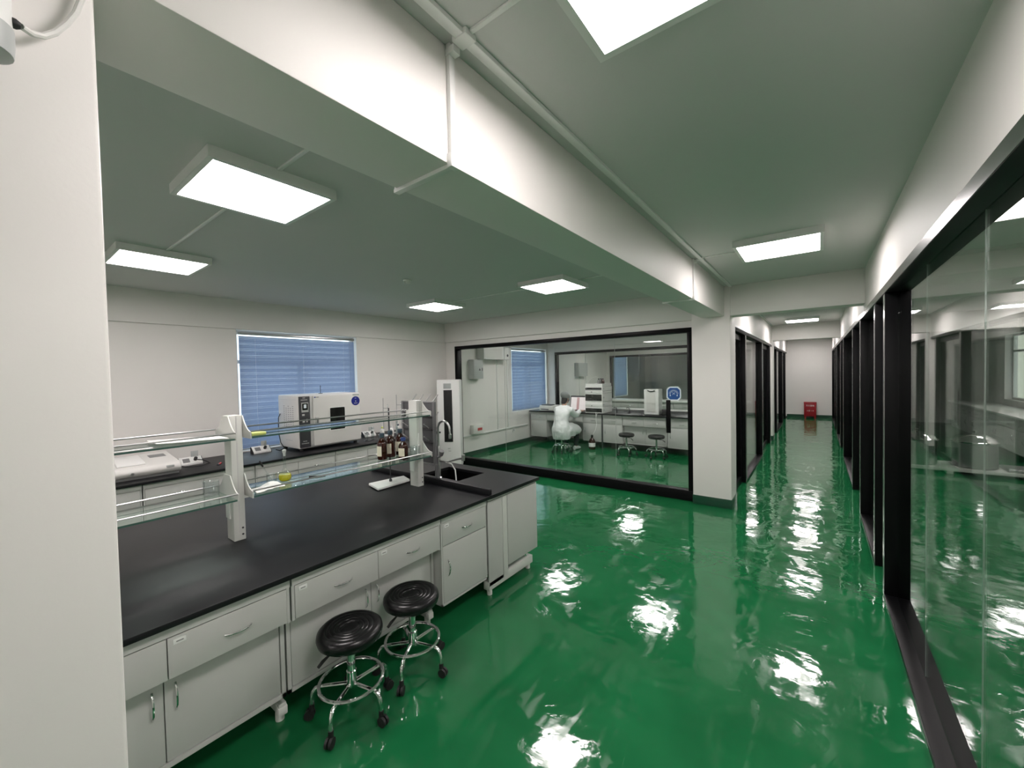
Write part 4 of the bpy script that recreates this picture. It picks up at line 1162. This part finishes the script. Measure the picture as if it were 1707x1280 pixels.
# printer
pr_ = thing('printer', 'white desktop printer beside the glass room blind', 'printer', (-5.72, 9.25, 0.85))
MB().box(-5.95, -5.52, 9.05, 9.42, 0.855, 0.99).build('housing', M['plastic'], pr_, bevel=0.015, seg=3)
MB().box(-5.90, -5.60, 9.07, 9.30, 0.99, 1.012).build('scanner_lid', M['dark'], pr_, bevel=0.006)
MB().box(-5.90, -5.66, 9.045, 9.055, 0.875, 0.90).build('paper_slot', M['dark'], pr_, smooth=0)
MB().box(-5.88, -5.68, 8.98, 9.06, 0.862, 0.868).build('paper_tray', M['plastic'], pr_, bevel=0.002)

# laptop
# shifted clear of the instrument stack
lp = thing('laptop', 'open dark laptop in front of the seated person', 'laptop', (-4.83, 9.10, 0.85))
MB().box(-5.03, -4.62, 8.985, 9.215, 0.851, 0.868).build('base', M['dark'], lp, bevel=0.003)
kb = MB()
for i in range(5):
    for j in range(12): kb.box(-5.0 + j * 0.0295, -4.976 + j * 0.0295, 9.08 + i * 0.024, 9.10 + i * 0.024, 0.868, 0.871)
kb.build('keyboard', M['rubber'], lp, smooth=0, kind='stuff')
ly0, lz0, ly1, lz1 = 9.215, 0.872, 9.29, 1.25
nn = Vector((0, -(lz1 - lz0), (ly1 - ly0))).normalized()


def slab_tilt(x0, x1, t0, t1, off, th, nm, m, par):
    vs = []
    for d_ in (off, off + th):
        for (x, t_) in ((x0, t0), (x1, t0), (x1, t1), (x0, t1)):
            vs.append((x, ly0 + (ly1 - ly0) * t_ + nn.y * d_, lz0 + (lz1 - lz0) * t_ + nn.z * d_))
    return MB().add(vs, [(0, 3, 2, 1), (4, 5, 6, 7), (0, 1, 5, 4), (1, 2, 6, 5), (2, 3, 7, 6), (3, 0, 4, 7)]).build(nm, m, par, smooth=0)


ls_ = slab_tilt(-5.12, -4.575, 0, 1, -0.008, 0.008, 'screen_lid', M['dark'], lp)
slab_tilt(-5.10, -4.595, 0.06, 0.90, 0.0, 0.001, 'screen', M['screen'], ls_)
slab_tilt(-4.93, -4.86, 0.06, 0.88, 0.001, 0.001, 'screen_column', M['screenband'], ls_)
slab_tilt(-4.625, -4.595, 0.06, 0.88, 0.001, 0.001, 'screen_column', M['screenband'], ls_)

# chromatograph stack
hp = thing('chromatograph', 'stack of white chromatograph modules with dark front bands', 'instrument', (-4.27, 9.2, 0.85))
HX0, HX1, HY0, HY1 = -4.56, -4.10, 8.99, 9.55
z = 0.852
for (h, b0, b1) in ((0.150, 0.15, 0.85), (0.125, 0, 0), (0.210, 0.12, 0.92), (0.055, 0, 0), (0.105, 0.25, 0.85)):
    m_ = MB().box(HX0, HX1, HY0, HY1, z, z + h - 0.006).build('module', M['white'], hp, bevel=0.006)
    if b1: MB().box(HX0 + 0.01, HX1 - 0.02, HY0 - 0.004, HY0 + 0.01, z + h * b0, z + h * b1 - 0.01).build('front_band', M['blackgloss'], m_, bevel=0.002)
    else: MB().box(HX0 + 0.16, HX0 + 0.19, HY0 - 0.003, HY0 + 0.01, z + 0.02, z + 0.035).build('indicator', M['dark'], m_, smooth=0)
    MB().box(HX1 - 0.002, HX1 + 0.003, HY0 + 0.05, HY0 + 0.09, z + h * 0.4, z + h * 0.6).build('side_grip', M['boxgrey'], m_, smooth=0)
    z += h
tr = MB()
tr.box(HX0 + 0.01, HX1 - 0.01, HY0 + 0.02, HY1 - 0.02, z, z + 0.01)
for (a, b, c, d) in ((HX0 + 0.01, HX1 - 0.01, HY0 + 0.02, HY0 + 0.03), (HX0 + 0.01, HX1 - 0.01, HY1 - 0.03, HY1 - 0.02), (HX0 + 0.01, HX0 + 0.02, HY0 + 0.03, HY1 - 0.03), (HX1 - 0.02, HX1 - 0.01, HY0 + 0.03, HY1 - 0.03)):
    tr.box(a, b, c, d, z + 0.01, z + 0.07)
tr.build('solvent_tray', M['white'], hp, smooth=0)
for i, (x, y) in enumerate(((-4.24, 9.10), (-4.16, 9.16), (-4.25, 9.24))):
    o = thing('solvent_bottle', ['grey solvent bottle at the front of the tray on the instrument stack', 'amber solvent bottle in the tray on the instrument stack', 'grey solvent bottle at the back of the tray on the instrument stack'][i], 'bottle', (x, y, z + 0.01), group='solvent bottles on the instrument stack')
    MB().lathe([(0, 0.001), (0.037, 0.001), (0.038, 0.01), (0.038, 0.12), (0.028, 0.145), (0.016, 0.16)], (x, y, z + 0.01), 18).build('body', M['midgrey'] if i != 1 else M['brownglass'], o, smooth=50)
    MB().lathe([(0.02, 0.155), (0.02, 0.185), (0, 0.188)], (x, y, z + 0.01), 14).build('cap', M['dark'], o)
MB().tube([(-4.24, 9.10, z + 0.19), (-4.30, 9.10, z + 0.24), (-4.42, 9.08, z + 0.21), (-4.50, 9.02, z + 0.10), (-4.52, 8.985, z - 0.05)], 0.004, 6).build('solvent_line', M['tube'], hp)
MB().tube([(-4.27, 8.985, 0.872), (-4.25, 8.935, 0.866), (-4.245, 8.918, 0.83), (-4.24, 8.91, 0.74), (-4.21, 8.88, 0.60), (-4.24, 8.86, 0.46), (-4.30, 8.86, 0.36)], 0.006, 6).build('waste_line', M['tube'], hp)
MB().tube([(-4.17, 8.985, 0.872), (-4.20, 8.935, 0.866), (-4.222, 8.918, 0.83), (-4.237, 8.912, 0.77)], 0.006, 6).build('waste_line', M['tube'], hp)
wb = thing('waste_bottle', 'large amber waste bottle standing on the green floor', 'bottle', (-4.32, 8.84, 0))
MB().lathe([(0, 0.001), (0.074, 0.001), (0.078, 0.012), (0.078, 0.19), (0.06, 0.235), (0.026, 0.265), (0.022, 0.30)], (-4.32, 8.84, 0), 24).build('body', M['brownglass'], wb, smooth=50)
MB().lathe([(0.028, 0.285), (0.028, 0.33), (0.012, 0.345), (0, 0.345)], (-4.32, 8.84, 0), 16).build('cap', M['rubber'], wb)
MB().lathe([(0.0793, 0.065), (0.0793, 0.155)], (-4.32, 8.84, 0), 24).build('paper_label', M['paper'], wb)


def small_tap(x, y, label):
    o = thing('bench_tap', label, 'tap', (x, y, 0.85), group='small dark taps on the instrument counter')
    MB().lathe([(0.03, 0), (0.03, 0.01), (0.015, 0.02), (0.014, 0.05)], (x, y, 0.85), 14).build('base', M['dark'], o)
    MB().tube([(x, y, 0.89)] + arc((x - 0.04, y, 0.94), 0.04, 0, 2.6, 10, (1, 0, 0), (0, 0, 1)), 0.009, 8).build('spout', M['dark'], o)


small_tap(-3.90, 9.35, 'small dark curved tap next to the instrument stack')
small_tap(-3.58, 9.35, 'small dark curved tap between instrument stack and white carboy')
cb = thing('water_purifier', 'white upright purifier with black top clip on the counter', 'water purifier', (-3.0, 9.28, 0.85))
MB().box(-3.16, -2.83, 9.15, 9.45, 0.852, 1.43).build('housing', M['white'], cb, bevel=0.014, seg=3)
MB().box(-3.10, -2.90, 9.143, 9.155, 0.92, 1.37).build('front_panel', M['plastic'], cb, bevel=0.004)
MB().tube(bow((-3.07, 9.14, 1.405), (-2.91, 9.14, 1.405), (0, -0.01, -0.02)), 0.011, 8).build('top_clip', M['rubber'], cb)
MB().lathe([(0.05, 0), (0.05, 0.015), (0.03, 0.02), (0.03, 0.07), (0.045, 0.075)], (-2.99, 9.28, 1.43), 14).build('cap', M['glassware'], cb)
tag(MB().box(-2.78, -2.66, 9.20, 9.36, 0.852, 0.98).build('small_black_box', M['rubber'], bevel=0.01), 'small black box on the counter beside the white purifier', 'box')

# sticker sign and pull bar on the big partition
sg = thing('octagonal_sign', 'blue octagonal sign with white border stuck to the big partition', 'sign', (-1.65, 6.035, 1.41))
cx_, cz_, a_, c_ = -1.65, 1.512, 0.10, 0.04


def octo(s):
    k = c_ * s; e = a_ * s
    return [(cx_ - e + k, cz_ - e), (cx_ + e - k, cz_ - e), (cx_ + e, cz_ - e + k), (cx_ + e, cz_ + e - k), (cx_ + e - k, cz_ + e), (cx_ - e + k, cz_ + e), (cx_ - e, cz_ + e - k), (cx_ - e, cz_ - e + k)]


MB().prism(octo(1.0), 'y', 6.036, 6.039).build('border', M['signedge'], sg, smooth=0)
MB().prism(octo(0.84), 'y', 6.0335, 6.036).build('field', M['signblue'], sg, smooth=0)
em = MB()
em.tube(arc((cx_, 6.033, cz_ - 0.01), 0.05, -0.3, PI + 0.3, 18, (1, 0, 0), (0, 0, 1)), 0.0025, 6)
em.tube(arc((cx_, 6.033, cz_ - 0.01), 0.064, 0.1, PI - 0.1, 18, (1, 0, 0), (0, 0, 1)), 0.0015, 6)
for s_ in (-1, 1): em.lathe([(0.009, -0.002), (0.009, 0.0)], (cx_ + s_ * 0.048, 6.0335, cz_ - 0.028), 10, 'y')
em.tube([(cx_ - 0.022, 6.033, cz_ + 0.02), (cx_ + 0.02, 6.033, cz_ - 0.015)], 0.002, 6)
em.tube([(cx_ + 0.022, 6.033, cz_ + 0.02), (cx_ - 0.02, 6.033, cz_ - 0.015)], 0.002, 6)
em.build('emblem', M['signedge'], sg)
pb = thing('pull_bar', 'black vertical pull bar on the big partition below the octagonal sign', 'handle', (-1.72, 6.02, 0.94))
MB().box(-1.752, -1.692, 6.005, 6.030, 0.94, 1.42).build('bar', M['black'], pb, bevel=0.006)
for zz in (1.0, 1.36): MB().cyl((-1.722, 6.028, zz), 0.009, 0.012, 'y', 10).build('standoff', M['black'], pb)
MB().box(-1.80, -1.75, 6.012, 6.036, 1.20, 1.275).build('lock_case', M['rubber'], pb, bevel=0.004)


# ------------------------------------------------------------------ RED FIRE EXTINGUISHER BOX
fb = thing('fire_extinguisher_box', 'red steel fire extinguisher box against the corridor end wall', 'fire box', (-0.20, 18.3, 0))
BX0, BX1, BY0, BY1 = -0.395, -0.02, 18.19, 18.41
MB().box(BX0 + 0.008, BX1 - 0.008, BY0 + 0.01, BY1, 0.07, 0.565).build('case', M['red'], fb, bevel=0.006)
MB().box(BX0, BX1, BY0 - 0.004, BY1, 0.555, 0.585).build('lid', M['red'], fb, bevel=0.006)
for xx in (BX0 + 0.02, BX1 - 0.07): MB().box(xx, xx + 0.05, BY0 + 0.012, BY1 - 0.02, 0, 0.075).build('foot', M['red'], fb, bevel=0.004)
MB().box(BX0 + 0.012, BX1 - 0.012, BY0 + 0.004, BY0 + 0.012, 0.09, 0.55).build('front_panel', M['red'], fb, bevel=0.003)


def text_mesh(txt, size, name, material, parent, loc, rot):
    cu = bpy.data.curves.new(name, 'FONT')
    cu.body = txt; cu.size = size; cu.align_x = 'CENTER'; cu.extrude = 0.0008
    to = bpy.data.objects.new(name + '_source', cu)
    COL.objects.link(to)
    dg = bpy.context.evaluated_depsgraph_get()
    me = bpy.data.meshes.new_from_object(to.evaluated_get(dg))
    bpy.data.objects.remove(to)
    mx = Matrix.Translation(loc) @ Matrix.LocRotScale((0, 0, 0), __import__('mathutils').Euler(rot), (1, 1, 1))
    me.transform(wm(parent).inverted() @ mx)
    me.materials.clear(); me.materials.append(material)
    o = bpy.data.objects.new(name, me)
    COL.objects.link(o); o.parent = parent
    return o


text_mesh('灭火器箱', 0.062, 'lettering', M['paper'], fb, (-0.207, BY0 + 0.0035, 0.44), (PI / 2, 0, 0))
text_mesh('火警 119', 0.056, 'lettering', M['paper'], fb, (-0.207, BY0 + 0.0035, 0.255), (PI / 2, 0, 0))


# ------------------------------------------------------------------ SEATED PERSON
def remesh(o, voxel, smooth=4):
    m = o.modifiers.new('r', 'REMESH'); m.mode = 'VOXEL'; m.voxel_size = voxel; m.use_smooth_shade = True
    s = o.modifiers.new('s', 'SMOOTH'); s.factor = 0.5; s.iterations = smooth
    dg = bpy.context.evaluated_depsgraph_get()
    me = bpy.data.meshes.new_from_object(o.evaluated_get(dg))
    o.modifiers.clear()
    old = o.data
    me.materials.clear(); me.materials.append(old.materials[0])
    o.data = me
    for p in me.polygons: p.use_smooth = True


def loft(mb, rings, seg=20):
    """rings: (centre, radius along u, radius along v, u, v)"""
    vs = []; fs = []
    for (c, ru, rv, u, v) in rings:
        c, u, v = Vector(c), Vector(u), Vector(v)
        for k in range(seg):
            a = 2 * PI * k / seg
            vs.append(c + u * (ru * math.cos(a)) + v * (rv * math.sin(a)))
    for i in range(len(rings) - 1):
        for k in range(seg):
            k2 = (k + 1) % seg
            fs.append((i * seg + k, i * seg + k2, (i + 1) * seg + k2, (i + 1) * seg + k))
    fs.append(tuple(range(seg))); fs.append(tuple((len(rings) - 1) * seg + k for k in range(seg - 1, -1, -1)))
    return mb.add(vs, fs)


PX = -4.74
ps = thing('person', 'person in white lab coat and grey hair cap working at the laptop', 'person', (PX, 8.12, 0))
U, V, W = (1, 0, 0), (0, 1, 0), (0, 0, 1)
bd = MB()
loft(bd, [((PX, 8.10, 0.50), .14, .10, U, V), ((PX, 8.10, 0.60), .15, .10, U, V), ((PX, 8.13, 0.78), .12, .085, U, V), ((PX, 8.19, 0.93), .14, .085, U, V), ((PX, 8.235, 1.01), .10, .06, U, V), ((PX, 8.26, 1.07), .06, .055, U, V), ((PX, 8.29, 1.16), .05, .052, U, V)])
# head: skull, jaw, nose, ears, turned a little to the right
HC = Vector((PX + 0.01, 8.325, 1.255))
fd = Vector((0.30, 0.93, -0.18)).normalized(); sdv = fd.cross(Vector((0, 0, 1))).normalized(); upv = sdv.cross(fd)
loft(bd, [(HC - upv * .115 + fd * .045, .028, .03, sdv, fd), (HC - upv * .095 + fd * .035, .045, .055, sdv, fd), (HC - upv * .05 + fd * .015, .064, .082, sdv, fd), (HC, .074, .095, sdv, fd), (HC + upv * .05, .074, .097, sdv, fd), (HC + upv * .09, .058, .078, sdv, fd), (HC + upv * .115, .025, .035, sdv, fd)])
bd.tube([HC + fd * .085 + upv * .015, HC + fd * .108 - upv * .018, HC + fd * .09 - upv * .03], [.009, .013, .009], 8)
for s_ in (-1, 1):
    bd.tube([HC + sdv * (s_ * .072) - upv * .025, HC + sdv * (s_ * .082) + upv * .0, HC + sdv * (s_ * .078) + upv * .025], [.008, .012, .009], 8)
    bd.tube([HC + sdv * (s_ * .05) + fd * .075 + upv * .035, HC + sdv * (s_ * .02) + fd * .09 + upv * .035], .008, 6)     # brows
    x = PX + s_ * 0.175
    bd.tube([(x - s_ * .05, 8.22, 1.0), (x, 8.235, 0.985), (x + s_ * .02, 8.33, 0.91), (x + s_ * .035, 8.46, 0.845), (x - s_ * .01, 8.62, 0.885), (x - s_ * .045, 8.78, 0.905), (x - s_ * .05, 8.83, 0.905)],
            [.045, .045, .042, .040, .038, .030, .026], 12)
    # hand
    hx = x - s_ * .052
    loft(bd, [((hx, 8.82, .905), .026, .020, U, W), ((hx, 8.87, .905), .040, .017, U, W), ((hx, 8.92, .903), .042, .015, U, W), ((hx, 8.935, .902), .036, .012, U, W)], 12)
    for i_, (dx, L_, sp) in enumerate(((-.030, .062, -.12), (-.010, .075, -.03), (.010, .070, .03), (.030, .055, .12))):
        dx *= -s_; sp *= -s_
        b0 = Vector((hx + dx, 8.93, .904))
        bd.tube([b0, b0 + Vector((sp * L_ * .4, L_ * .45, .010)), b0 + Vector((sp * L_ * .7, L_ * .8, -.004)), b0 + Vector((sp * L_, L_ * .98, -.022))], [.0095, .0092, .0085, .0070], 8)
    t0 = Vector((hx - s_ * .030, 8.86, .900))
    bd.tube([t0, t0 + Vector((-s_ * .026, .028, -.004)), t0 + Vector((-s_ * .036, .058, -.012))], [.012, .0105, .008], 8)
    # legs
    lx = PX + s_ * .095
    bd.tube([(lx, 8.12, .545), (lx + s_ * .02, 8.35, .54), (lx + s_ * .04, 8.57, .525), (lx + s_ * .04, 8.60, .46), (lx + s_ * .035, 8.60, .30), (lx + s_ * .03, 8.56, .12), (lx + s_ * .03, 8.58, .06)],
            [.070, .066, .056, .052, .050, .036, .036], 12)
bo = bd.build('body', M['skin'], ps)
remesh(bo, 0.007, 3)
# eyes
ey = MB()
for s_ in (-1, 1):
    e = HC + sdv * (s_ * .032) + fd * .084 + upv * .015
    ey.lathe([(0, -.009), (.007, -.006), (.009, 0), (.007, .006), (0, .009)], e, 10)
ey.build('eyes', M['white'], ps)
# coat: torso, skirt over the stool, panels over the thighs, sleeves
co = MB()
loft(co, [((PX, 8.13, 0.31), .200, .185, U, V), ((PX, 8.11, 0.40), .215, .200, U, V), ((PX, 8.09, 0.50), .215, .195, U, V), ((PX, 8.09, 0.60), .205, .175, U, V), ((PX, 8.12, 0.74), .175, .145, U, V), ((PX, 8.16, 0.87), .190, .140, U, V), ((PX, 8.20, 0.97), .210, .125, U, V), ((PX, 8.235, 1.045), .160, .095, U, V), ((PX, 8.26, 1.085), .085, .078, U, V)])
loft(co, [((PX, 8.08, .50), .21, .15, U, W), ((PX, 8.30, .505), .235, .165, U, W), ((PX, 8.50, .495), .245, .165, U, W), ((PX, 8.66, .475), .24, .14, U, W), ((PX, 8.73, .46), .21, .09, U, W)])
loft(co, [((PX, 8.20, .48), .21, .18, U, V), ((PX + .02, 8.40, .40), .20, .21, U, V), ((PX + .02, 8.36, .36), .19, .17, U, V)])
for s_ in (-1, 1):
    x = PX + s_ * 0.175
    co.tube([(x - s_ * .05, 8.215, 0.985), (x, 8.235, 0.975), (x + s_ * .022, 8.33, 0.90), (x + s_ * .035, 8.46, 0.842), (x - s_ * .01, 8.62, 0.880), (x - s_ * .043, 8.77, 0.903)],
            [.085, .088, .076, .068, .060, .048], 14)
    co.tube([(PX + s_ * .03, 8.33, 0.98), (PX + s_ * .055, 8.28, 1.055), (PX + s_ * .045, 8.21, 1.075)], [.015, .018, .015], 8)
oc = co.build('lab_coat', M['coat'], ps)
remesh(oc, 0.014, 3)
# folds
_tex = bpy.data.textures.new('cloth_folds', 'CLOUDS'); _tex.noise_scale = 0.10
_dm = oc.modifiers.new('folds', 'DISPLACE'); _dm.texture = _tex; _dm.strength = 0.026; _dm.mid_level = 0.5; _dm.texture_coords = 'LOCAL'
dg = bpy.context.evaluated_depsgraph_get()
_me = bpy.data.meshes.new_from_object(oc.evaluated_get(dg)); oc.modifiers.clear(); oc.data = _me
# trousers, shoes
tr_ = MB()
for s_ in (-1, 1):
    lx = PX + s_ * .095
    tr_.tube([(lx, 8.20, .53), (lx + s_ * .02, 8.35, .535), (lx + s_ * .04, 8.58, .515), (lx + s_ * .04, 8.615, .45), (lx + s_ * .035, 8.61, .30), (lx + s_ * .03, 8.57, .10)], [.078, .078, .068, .066, .062, .056], 12)
remesh(tr_.build('trousers', M['trousers'], ps), 0.014, 2)
for s_ in (-1, 1):
    sh = MB(); lx = PX + s_ * .125
    loft(sh, [((lx, 8.50, .05), .036, .046, U, W), ((lx, 8.56, .055), .044, .052, U, W), ((lx, 8.66, .045), .048, .042, U, W), ((lx, 8.74, .035), .045, .030, U, W), ((lx, 8.78, .026), .028, .018, U, W)], 14)
    sh.build('shoe', M['coat'], ps, smooth=60)
# hair, cap, mask
hr = MB()
loft(hr, [(HC - upv * .15 - fd * .055, .050, .035, sdv, fd), (HC - upv * .11 - fd * .045, .068, .050, sdv, fd), (HC - upv * .085 - fd * .035, .072, .060, sdv, fd), (HC - upv * .05 - fd * .025, .074, .075, sdv, fd), (HC - fd * .018, .080, .085, sdv, fd), (HC + upv * .03 - fd * .012, .080, .088, sdv, fd)], 20)
hr.build('hair', M['hair'], ps, smooth=60)
cpm = MB()
cen = HC + upv * .035 - fd * .018
pr_f = [(.080, -.045), (.094, -.030), (.102, 0.0), (.100, .035), (.085, .070), (.055, .094), (.02, .104), (0, .105)]
vs = []; fs = []; sg_ = 28
for (r_, h_) in pr_f:
    for k in range(sg_):
        a = 2 * PI * k / sg_
        rr = r_ * 1.10 * (1 + 0.025 * math.sin(a * 9 + h_ * 60))
        vs.append(cen + sdv * (rr * .92 * math.cos(a)) + fd * (rr * 1.08 * math.sin(a)) + (upv - fd * .25) * h_)
for i in range(len(pr_f) - 1):
    for k in range(sg_): fs.append((i * sg_ + k, i * sg_ + (k + 1) % sg_, (i + 1) * sg_ + (k + 1) % sg_, (i + 1) * sg_ + k))
cpm.add(vs, fs).build('hair_cap', M['cap'], ps, smooth=60)
mk = MB()
vs = []; fs = []
for i in range(5):
    hgt = -.075 + i * .022
    for k in range(11):
        a = -1.25 + 2.5 * k / 10
        rr = .082 + .012 * math.cos(a) - .006 * abs(i - 2)
        vs.append(HC + sdv * (rr * .92 * math.sin(a)) + fd * (rr * 1.16 * math.cos(a)) + upv * hgt)
for i in range(4):
    for k in range(10): fs.append((i * 11 + k, i * 11 + k + 1, (i + 1) * 11 + k + 1, (i + 1) * 11 + k))
mk.add(vs, fs).build('face_mask', M['mask'], ps, smooth=60)


# ------------------------------------------------------------------ ROOM BEHIND THE LONG GLASS WALL
for i, ya in enumerate((10.2, 11.7, 13.2, 14.7)):
    near = ['nearest the steel vessels', 'before the daylit window', 'below the daylit window', 'past the daylit window'][i]
    cabinet_plain('side_room_cabinet', 1.49, 'grey cabinet along the outer wall ' + near, (XO - 0.60, ya + 1.49, 0), -R90, 0.58, 'side room cabinets', 3, False)
tag(MB().box(XO - 0.65, XO - 0.005, 10.15, 16.25, 0.822, 0.86).build('side_worktop', M['white'], bevel=0.005), 'pale worktop below the daylit window', 'worktop')
tb = thing('low_platform', 'low pale platform under the steel vessels behind the long glass wall', 'platform', (1.75, 10.15, 0))
MB().box(0.80, 2.75, 9.82, 10.55, 0.05, 0.10).build('deck', M['cabframe'], tb, bevel=0.005)
for xx in (0.85, 1.75, 2.60): MB().box(xx, xx + 0.08, 9.86, 10.50, 0, 0.05).build('bearer', M['cab'], tb, bevel=0.003)
for i, (x, lab_) in enumerate(((2.13, 'round steel vessel with domed lid beside the flat steel tray'), (1.42, 'round steel vessel with domed lid nearest the corridor glass'))):
    o = thing('lidded_vessel', lab_, 'vessel', (x, 10.15, 0.10), group='lidded steel vessels')
    MB().lathe([(0.24, 0.002), (0.262, 0.02), (0.262, 0.40), (0.275, 0.41), (0.275, 0.425)], (x, 10.15, 0.10), 36).build('drum', M['brushed'], o, smooth=50)
    MB().lathe([(0.283, 0.425), (0.285, 0.44), (0.262, 0.45), (0.22, 0.50), (0.14, 0.545), (0.05, 0.565), (0, 0.567)], (x, 10.15, 0.10), 36).build('lid', M['chrome'], o, smooth=50)
    MB().lathe([(0.012, 0.56), (0.012, 0.59), (0.03, 0.60), (0.03, 0.615), (0, 0.622)], (x, 10.15, 0.10), 16).build('knob', M['chrome'], o, smooth=50)
tag(MB().box(2.44, 2.72, 9.87, 10.30, 0.101, 0.15).build('steel_tray', M['brushed'], bevel=0.006), 'flat steel tray on the low pale platform', 'tray')
rf = thing('door_9', 'grey door with pale frame on the far wall of the room behind the long glass wall', 'door', (1.9, YE - 0.05, 0), kind=S)
MB().box(1.25, 2.15, YE - 0.045, YE, 0, 2.1).build('leaf', M['boxgrey'], rf, bevel=0.003)
for (a, b, c, d) in ((1.17, 1.25, 0, 2.18), (2.15, 2.23, 0, 2.18), (1.25, 2.15, 2.1, 2.18)):
    MB().box(a, b, YE - 0.06, YE, c, d).build('door_frame', M['white'], rf, bevel=0.004)
# neighbouring facade seen through the uncovered window
tag(MB().box(6.2, 7.0, 8.0, 60.0, -3.0, 9.0).build('facade', M['outside'], smooth=0), 'pale yellow building wall outside the daylit window', 'building')
